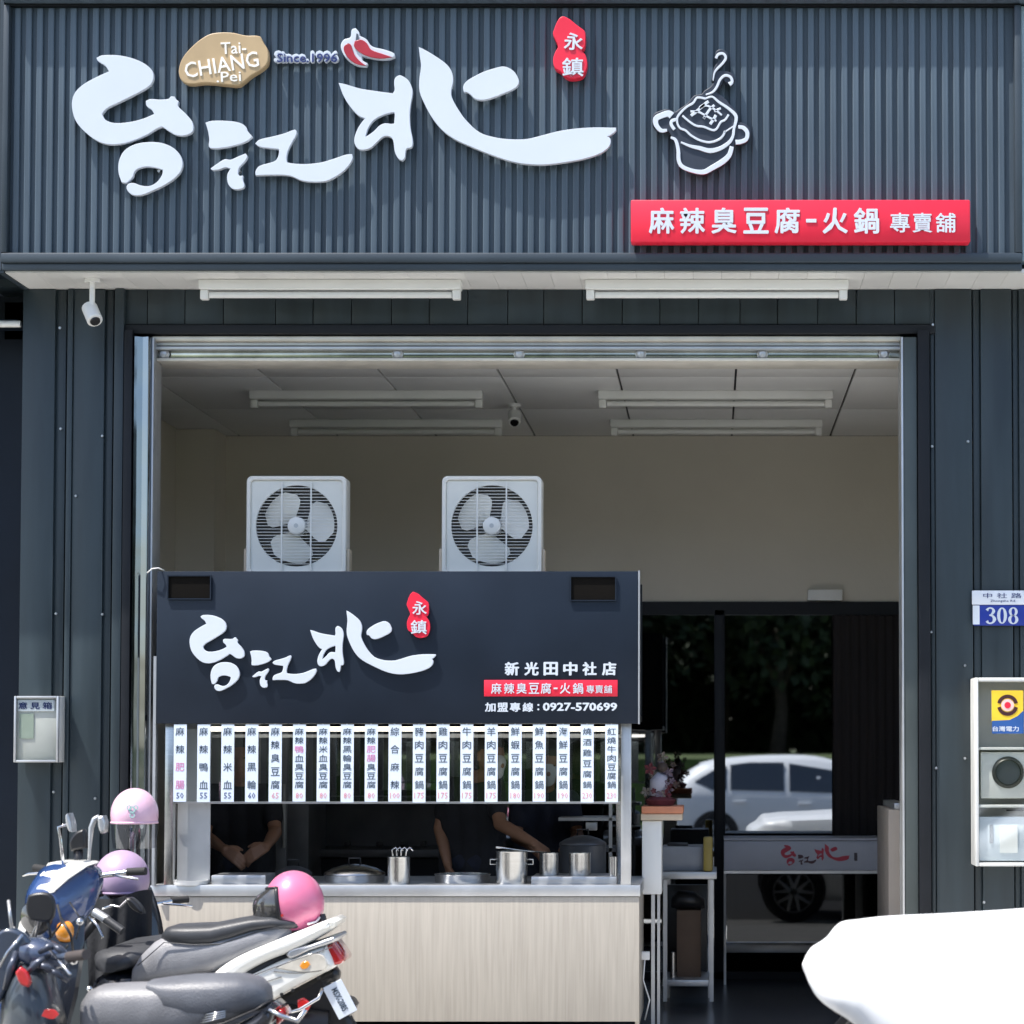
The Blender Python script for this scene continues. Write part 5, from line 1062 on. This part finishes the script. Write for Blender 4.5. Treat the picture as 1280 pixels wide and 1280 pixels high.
# ================================================================ HELMETS
def helmet(label, px, pyt, pyb, hw_px, y, m, cut=-.75, jet=False, visor=None, tilt=0, rim=BLACKP, deco=False):
    q = sc(y); r = hw_px/q; zt_, zb_ = Z(pyt, y), Z(pyb, y); rz_ = (zt_-zb_)/(1-cut); c = Vector((X(px, y, pyt), y, zt_-rz_))
    t = thing('helmet', label, 'helmet', (c.x, c.y, zb_), 'helmets left on the scooters')
    ry = r*1.12
    def grid(k, a0, a1, b0, b1, na, nb_, keep=None, solid=.0):
        mb = MB(); vs = []
        for i in range(na+1):
            ph = a0+(a1-a0)*i/na
            for j in range(nb_+1):
                th = b0+(b1-b0)*j/nb_; s_ = math.cos(ph)
                vs.append((r*k*s_*math.cos(th), ry*k*s_*math.sin(th), rz_*k*math.sin(ph)))
        fs = []
        for i in range(na):
            for j in range(nb_):
                f = (i*(nb_+1)+j, i*(nb_+1)+j+1, (i+1)*(nb_+1)+j+1, (i+1)*(nb_+1)+j); ce = sum((Vector(vs[w_]) for w_ in f), Vector())/4
                if keep is None or keep(ce.x/r, ce.y/ry, ce.z/rz_): fs.append(f)
        me = bpy.data.meshes.new('h'); me.from_pydata(vs, [], fs); bm = bmesh.new(); bm.from_mesh(me)
        bmesh.ops.remove_doubles(bm, verts=bm.verts[:], dist=1e-5); bmesh.ops.delete(bm, geom=[v for v in bm.verts if not v.link_faces], context='VERTS')
        if solid: bmesh.ops.solidify(bm, geom=bm.faces[:], thickness=solid)
        bmesh.ops.recalc_face_normals(bm, faces=bm.faces[:]); bm.to_mesh(me); bm.free()
        me.transform(Matrix.Translation(c)@Matrix.Rotation(tilt, 4, 'Y')); return me
    lo_ = math.asin(cut)
    keep = (lambda x, y_, z: not (x < -.42+.1*max(0, z) and z < .40)) if jet else None
    mobj('shell', grid(1, lo_, math.pi/2, 0, 2*math.pi, 40, 88, keep, .012), m, t, smooth=50)
    mobj('liner', grid(.93, lo_+.05, math.pi/2, 0, 2*math.pi, 12, 32, (lambda x, y_, z: not (x < -.3 and z < .3)) if jet else None), BLACKP, t, smooth=180)
    if visor == 'bubble':
        M3 = Matrix.Rotation(tilt, 3, 'Y')
        def vp(a_, z_):
            K = max(0, 1-abs((z_+.14)/.74)**3.2)**.5; sx_ = math.sqrt(max(.02, 1-z_*z_))
            return c+M3@Vector((r*(-.36-math.cos(a_)*max(1.04*K, sx_-.34)), ry*1.03*math.sin(a_)*math.sqrt(max(.05, 1-z_*z_-.13)), rz_*z_))
        mb = MB(); NV, NH = 17, 25
        vs = [vp(-math.pi/2+math.pi*j/(NH-1), -.84+1.42*i/(NV-1)) for i in range(NV) for j in range(NH)]
        mb.add(vs, [(i*NH+j, i*NH+j+1, (i+1)*NH+j+1, (i+1)*NH+j) for i in range(NV-1) for j in range(NH-1)]); mb.build('visor', VISOR, t, 180)
        MB().tube([vp(-math.pi/2+math.pi*j/24, .58) for j in range(25)], .006, 8).build('visor_rim', BLACKP, t, 180)
        for s_ in (-1, 1): MB().tube([vp(s_*math.pi/2, -.84+1.42*j/12) for j in range(13)], .009, 8).build('visor_rim', BLACKP, t, 180)
        for a_, z_ in ((-.35, -.28), (-.42, -.5)): MB().lathe([(0, -.004), (.006, -.004), (.006, 0)], c+Vector((a_*r*.6, -ry*math.sqrt(1-(a_*.6)**2-z_*z_), z_*rz_)), 10, 'Y').build('snap', REDL, t)
    if visor == 'drop':
        mb = MB(); vs = []
        for i in range(9):
            z = rz_*cut+.0-.135*i/8*.9
            for j in range(19): a = math.pi+.2+ (math.pi*1.05)*j/18; k = 1.02-.10*(i/8)**2; vs.append((c.x+r*k*math.cos(a)*.96, c.y+ry*k*math.sin(a)*.9, c.z+z))
        mb.add(vs, [(i*19+j, i*19+j+1, (i+1)*19+j+1, (i+1)*19+j) for i in range(8) for j in range(18)]); mb.build('visor', VISCL, t, 180)
    if jet:
        z_ = cut+.02; k = math.sqrt(1-z_*z_)*1.01
        MB().tube([c+Matrix.Rotation(tilt, 3, 'Y')@Vector((r*k*math.cos(a), ry*k*math.sin(a), rz_*z_)) for a in [-2.1+4.2*j/30 for j in range(31)]], .008, 8).build('edge_trim', BLACKP, t, 180)
        MB().tube([c+Vector((r*.99, -ry*.2, -rz_*.30)), c+Vector((r*1.04, -ry*.25, -rz_*.55)), c+Vector((r*.82, -ry*.3, -rz_*.80))], [.012, .022, .012], 8).build('neck_pad', BLACKP, t, 60)
        MB().tube([c+Vector((r*.62, -ry*.80, -rz_*.55)), c+Vector((r*.84, -ry*.50, -rz_*.50)), c+Vector((r*.93, -ry*.36, -rz_*.38))], .005, 6).build('strap_clip', WHITE, t, 180)
    if rim and not jet:
        MB().tube([c+Vector((r*1.01*math.cos(lo_)*math.cos(2*math.pi*k/32), ry*1.01*math.cos(lo_)*math.sin(2*math.pi*k/32), rz_*cut)) for k in range(33)], .006, 8, False).build('rim', m if not jet else rim, t, 180)
    for s in (-1, 1):
        MB().tube([c+Vector((s*.3*r, -ry*.6, rz_*cut)), c+Vector((s*.15*r, -ry*.5, rz_*cut-.05)), c+Vector((s*.05*r, -ry*.4, rz_*cut-.075))], .005, 6).build('strap', BLACKP, t, 180)
    if deco:
        for a, b_, rr2 in ((.18, .05, .016), (.18, -.16, .013), (.32, .12, .012), (.05, .12, .012)):
            p = c+Vector((a*r, -ry*1.0*math.sqrt(1-a*a-b_*b_)-.002, b_*rz_+.02)); MB().lathe([(rr2*.6, 0), (rr2, 0), (rr2, -.002), (rr2*.6, -.002), (rr2*.6, 0)], p, 14, 'Y').build('sticker', mat('mint_sticker', (.35, .55, .52), .5), t)
    return t, c, r
helmet('glossy pink open-face helmet with a smoked visor on the white scooter seat', 368, 1088, 1164, 37, yA+.02, PINK, -.82, True, 'bubble', R(-8))
t, c, r = helmet('matte lavender half helmet at the left, below the pale pink one', 152.5, 1062.5, 1115, 34, -1.55, LAV, -.45)
MB().box(c.x-r*1.0, c.x-r*.45, c.y-r*1.12, c.y-r*.6, c.z-.075, c.z-.045, .012).build('buckle', BLACKP, t, 50)
helmet('small pale pink helmet with clear drop visor and mint sticker, highest of the helmets', 168.5, 985, 1028, 29, -1.0, PINKL, -.30, False, 'drop', 0, BLACKP, True)
# stand that carries the top helmet : black scooter's backrest post
t = thing('helmet_rack', 'black upright rack behind the black scooter carrying the pale pink helmet', 'rack', (X(170, -.95, 1100), -.95, 0))
MB().tube([(X(172, -.95, 1100), -.95, 0), (X(172, -.95, 1100), -.95, Z(1000, -.95))], .012, 8).build('post', BLACKP, t, 60)
MB().lathe([(0, 0), (.07, 0), (.075, .01), (.06, .03), (0, .04)], (X(169, -.97, 1100), -.97, Z(1020, -.97)), 16).build('cradle', BLACKP, t, 60)
# dark rain cape draped on the black scooter
cp = MB(); NX, NZ = 22, 16; vs = []
for i in range(NZ):
    f = i/(NZ-1)
    for j in range(NX):
        u = j/(NX-1); px = 108+82*u+(6*math.sin(u*9+f*2)*f); y = -1.62-.16*math.sin(u*math.pi)-.035*math.sin(u*22+f*3)*(.3+f)
        vs.append((X(px, y, 1150), y, Z(1118+f*175+6*math.sin(u*5), y)))
cp.add(vs, [(i*NX+j, i*NX+j+1, (i+1)*NX+j+1, (i+1)*NX+j) for i in range(NZ-1) for j in range(NX-1)])
tag(cp.build('rain_cape', mat('black_cloth', (.010, .011, .014), .85, var=.3, bump=.3, bscale=60), None, 180), 'black cloth cape hanging over the black scooter under the lavender helmet', 'cape')

# ================================================================ CARS
def car(label, loc, rz, paint, st, wheels, windows, shield, rearglass, extras=True):
    """st: stations (x, z bottom, z belt, z roof, half width at belt, half width at roof)"""
    t = thing('parked_car', label, 'car', loc, None, rz); out = []
    for i in range(len(st)-1):
        p0, p1, p2, p3 = st[max(i-1, 0)], st[i], st[i+1], st[min(i+2, len(st)-1)]
        for k in range(4):
            u = k/4; h1, h2 = 2*u**3-3*u*u+1, -2*u**3+3*u*u; g1, g2 = u**3-2*u*u+u, u**3-u*u; dx = p2[0]-p1[0]; q = [p1[0]+dx*u]
            for c_ in range(1, 6):
                s1 = (p2[c_]-p0[c_])/max(p2[0]-p0[0], 1e-6); s2 = (p3[c_]-p1[c_])/max(p3[0]-p1[0], 1e-6); q.append(h1*p1[c_]+h2*p2[c_]+(g1*s1+g2*s2)*dx)
            out.append(tuple(q))
    st = out+[st[-1]]
    def sec(q):
        x, zb, zl, zr, wb, wr = q; h = []
        h += [(0, zb), (wb*.86, zb), (wb*.97, zb+min(.1, (zl-zb)*.25)), (wb, zb+(zl-zb)*.5), (wb*.985, zl-(zl-zb)*.12), (wb*.95, zl), ((wb*.95+wr)/2+.01, (zl+zr)/2-.01), (wr, zr-(zr-zl)*.12), (wr*.8, zr-.005), (wr*.4, zr+.01), (0, zr+.015)]
        return [(x, -a, b_) for a, b_ in h]+[(x, a, b_) for a, b_ in h[-2:0:-1]]
    s_ = [sec(q) for q in st]; n_ = len(s_[0]); mb = MB()
    mb.add([p for q in s_ for p in q], [(i*n_+k, i*n_+(k+1) % n_, (i+1)*n_+(k+1) % n_, (i+1)*n_+k) for i in range(len(s_)-1) for k in range(n_)]+[tuple(range(n_)), tuple((len(s_)-1)*n_+k for k in range(n_))])
    mb.build('body', paint, t, 55, True)
    def at(x):
        for a, b_ in zip(st[:-1], st[1:]):
            if a[0] <= x <= b_[0]: f = (x-a[0])/(b_[0]-a[0]); return [a[k]*(1-f)+b_[k]*f for k in range(6)]
    for s in (-1, 1):
        for poly in windows:
            vs = []
            for off in (.012, -.01):
                for x, f in poly:
                    _, zb, zl, zr, wb, wr = at(x); f2_ = .06+f*.80; yy = wb*.95*(1-f2_)+wr*f2_+.012*math.sin(f2_*3.1); vs.append((x, s*(yy+off), zl+(zr-zl)*f2_))
            k = len(poly); MB().add(vs, [tuple(range(k)), tuple(range(2*k-1, k-1, -1))]+[(i, (i+1) % k, (i+1) % k+k, i+k) for i in range(k)]).build('side_window', CARGL, t, None, True)
    for nm, xs_ in (('windscreen', shield), ('rear_window', rearglass)):
        if not xs_: continue
        vs = []
        N_ = 8
        for i in range(N_+1):
            x = xs_[0]+(xs_[1]-xs_[0])*i/N_; _, zb, zl, zr, wb, wr = at(x)
            for u in (-.92, -.5, 0, .5, .92): vs.append((x, wr*.86*u, zr+.022-.012*u*u))
        MB().add(vs, [(i*5+j, i*5+j+1, (i+1)*5+j+1, (i+1)*5+j) for i in range(N_) for j in range(4)]).build(nm, CARGL, t, 180, True)
    for x, r in wheels:
        for s in (-1, 1):
            w_ = at(x)[4]
            MB().lathe([(0, 0), (r*1.06, 0), (r*1.06, .012), (0, .012)], (x, s*(w_+.0)-.006, r+.02), 30, 'Y').build('wheel_arch', BLACKP, t, 40, True)
            tw = MB().lathe([(r*.66, -.1), (r*.9, -.105), (r, -.07), (r, .07), (r*.9, .105), (r*.66, .1)], (x, s*(w_-.08), r), 32, 'Y').build('wheel', BLACKR, t, 50, True)
            rm_ = MB().lathe([(0, s*.10), (r*.12, s*.108), (r*.2, s*.06), (r*.62, s*.06), (r*.66, s*.10), (r*.66, s*.02)], (x, s*(w_-.08), r), 20, 'Y').build('rim', GREYV, tw, 50, True)
            MB().lathe([(r*.63, s*.09), (r*.67, s*.112), (r*.70, s*.09)], (x, s*(w_-.08), r), 28, 'Y').build('rim_lip', STEELM, tw, 50, True)
            for k in range(5):
                sp_ = MB()
                for d_ in (-.22, .22): a = 2*math.pi*k/5+.3; sp_.tube([(x+r*.12*math.cos(a), s*(w_+.014), r+r*.12*math.sin(a)), (x+r*.4*math.cos(a+d_*1.3), s*(w_+.020), r+r*.4*math.sin(a+d_*1.3)), (x+r*.64*math.cos(a+d_*1.5), s*(w_+.018), r+r*.64*math.sin(a+d_*1.5))], [.02, .014, .012], 6)
                sp_.build('spoke', STEELM, tw, None, True)
    for s in (-1, 1):
        for x in extras: a = at(x); MB().box(x-.09, x+.09, s*(a[4]+.002), s*(a[4]+.03), a[2]-.16, a[2]-.13, .008).build('door_handle', paint, t, 40, True)
    return t, at
# hatchback behind the camera (seen mirrored in the glass), rear to the left
st = [(-.78, .40, .70, .74, .55, .40), (-.74, .30, .86, .92, .72, .50), (-.66, .25, .93, 1.02, .80, .56), (-.45, .22, .95, 1.22, .86, .58), (-.2, .2, .955, 1.36, .88, .60), (.2, .2, .95, 1.43, .89, .61), (.9, .2, .93, 1.47, .90, .62), (1.5, .2, .91, 1.45, .90, .62), (1.95, .2, .90, 1.32, .90, .60), (2.35, .2, .89, 1.10, .89, .60), (2.65, .2, .87, .97, .88, .64), (3.1, .22, .80, .88, .86, .62), (3.4, .26, .70, .76, .78, .5), (3.52, .32, .56, .62, .6, .4)]
hc_, hat = car('white hatchback parked across the street, mirrored in the glass door', (.05, -15.6, -.05), 0, CARW, st, [(0, .32), (2.62, .32)],
    [[(-.30, .42), (-.05, .0), (.16, .0), (.16, .92), (.0, .82)], [(.22, .0), (1.0, .0), (1.0, .95), (.5, .98), (.22, .94)], [(1.08, .0), (2.15, .0), (1.75, .82), (1.08, .92)]], (1.98, 2.6), (-.6, -.24), [.35, 1.3])
for s in (-1, 1): MB().box(-.76, -.55, s*.74, s*.83, .78, .90, .02).build('tail_light', REDL, hc_, 40, True); MB().box(3.2, 3.45, s*.60, s*.80, .64, .74, .02).build('headlight', CHROME, hc_, 40, True)
# white car close to the viewer, nose to the left
st = [(.335, .725, .74, .75, .30, .22), (.35, .70, .748, .764, .45, .36), (.375, .68, .76, .785, .58, .48), (.41, .66, .775, .80, .66, .55), (.44, .645, .79, .82, .70, .57), (.47, .625, .81, .858, .73, .58), (.50, .60, .825, .878, .75, .60), (.56, .52, .835, .886, .78, .61), (.64, .38, .845, .895, .80, .62), (.72, .26, .85, .90, .82, .63), (.9, .2, .858, .907, .83, .64), (1.2, .18, .87, .925, .85, .66), (1.6, .18, .90, .96, .86, .66), (2.0, .18, .92, 1.18, .87, .62), (2.4, .18, .93, 1.38, .87, .60), (3.1, .18, .94, 1.44, .87, .60), (3.7, .18, .95, 1.36, .87, .58), (4.2, .2, .96, 1.12, .86, .56), (4.55, .25, .93, 1.0, .8, .5), (4.65, .4, .8, .85, .6, .4)]
wc_, wat = car('white car nose close to the viewer at the bottom right corner', (0, -3.7, 0), 0, CARW, st, [(.72, .27), (3.5, .29)],
    [[(1.75, .0), (2.9, .0), (2.9, .9), (2.35, .85)], [(2.98, .0), (4.0, .0), (3.75, .8), (2.98, .9)]], (1.63, 2.36), (3.75, 4.2), [2.6, 3.6])

# ================================================================ TREES ACROSS THE STREET
rt_ = random.Random(11)
def crown_mesh(seed, rx, rzc, n):
    g = random.Random(seed); vs = []; fs = []; cl_ = []
    for _ in range(26):
        a = g.uniform(0, 6.28); e = g.uniform(-1, 1); rr2 = g.uniform(.3, .85); cl_.append((rx*rr2*math.cos(a)*math.sqrt(1-e*e*.6), rx*rr2*math.sin(a)*math.sqrt(1-e*e*.6), rzc*rr2*e, g.uniform(.28, .45)*rx))
    for _ in range(n):
        c = g.choice(cl_); v = Vector((g.gauss(0, 1), g.gauss(0, 1), g.gauss(0, 1))).normalized()*c[3]*g.uniform(.55, 1.05); p = Vector(c[:3])+v
        a = Vector((g.gauss(0, 1), g.gauss(0, 1), g.gauss(0, 1))).normalized(); b_ = a.orthogonal().normalized(); s = g.uniform(.10, .20); k = len(vs)
        vs += [p-a*s, p+b_*s*.6, p+a*s, p-b_*s*.6]; fs.append((k, k+1, k+2, k+3))
    me = bpy.data.meshes.new('crown'); me.from_pydata(vs, [], fs); me.materials.append(LEAF); return me
crowns = [crown_mesh(k, 2.6, 3.0, 5200) for k in range(3)]
pos = [(-13, -34), (-9, -33), (-5.5, -34.5), (-2, -33), (1.5, -34), (5, -33), (9, -34.5), (13, -33), (-11, -38), (-7, -39), (-3.5, -38), (.2, -39), (3.6, -38), (7, -39), (11, -38)]
for i, (x, y) in enumerate(pos):
    far = i > 7; k = i % 8
    t = thing('tree', ('%s tree from the left in the %s row across the street' % (['first', 'second', 'third', 'fourth', 'fifth', 'sixth', 'seventh', 'eighth'][k], 'rear' if far else 'front')), 'tree', (x, y, 1.4), 'trees across the street')
    h = rt_.uniform(4.6, 5.4)+(1.2 if far else 0)
    MB().tube([(x, y, 1.4), (x+.1, y, 2.4), (x-.1, y+.1, h)], [.2, .15, .08], 10).tube([(x, y, 2.6), (x+.8, y, h-.3)], [.09, .04], 8).tube([(x, y, 2.9), (x-.9, y, h)], [.08, .03], 8).build('trunk', BARK, t, 180)
    o = link(bpy.data.objects.new('crown', crowns[i % 3])); o.parent = t; o.location = (0, 0, h-1.2); o.rotation_euler = (0, 0, i*1.3)
hd = MB(); g = random.Random(2); 
for _ in range(26000):
    p = Vector((g.uniform(-18, 18), g.uniform(-42, -40), g.uniform(1.4, 9.5))); a = Vector((g.gauss(0, 1), g.gauss(0, 1), g.gauss(0, 1))).normalized(); b_ = a.orthogonal().normalized(); s = .36
    hd.add([p-a*s, p+b_*s*.6, p+a*s, p-b_*s*.6], [(0, 1, 2, 3)])
me = bpy.data.meshes.new('m'); me.from_pydata(hd.v, [], hd.f); hdo = mobj('wood', me, LEAF); tag(hdo, 'dense dark wood behind the trees across the street', 'wood', kind='stuff')
cd.dof.use_dof = True; cd.dof.focus_distance = 12.0; cd.dof.aperture_fstop = 3.4
for o in list(bpy.data.objects):
    if o.name not in S.collection.all_objects: bpy.data.objects.remove(o)
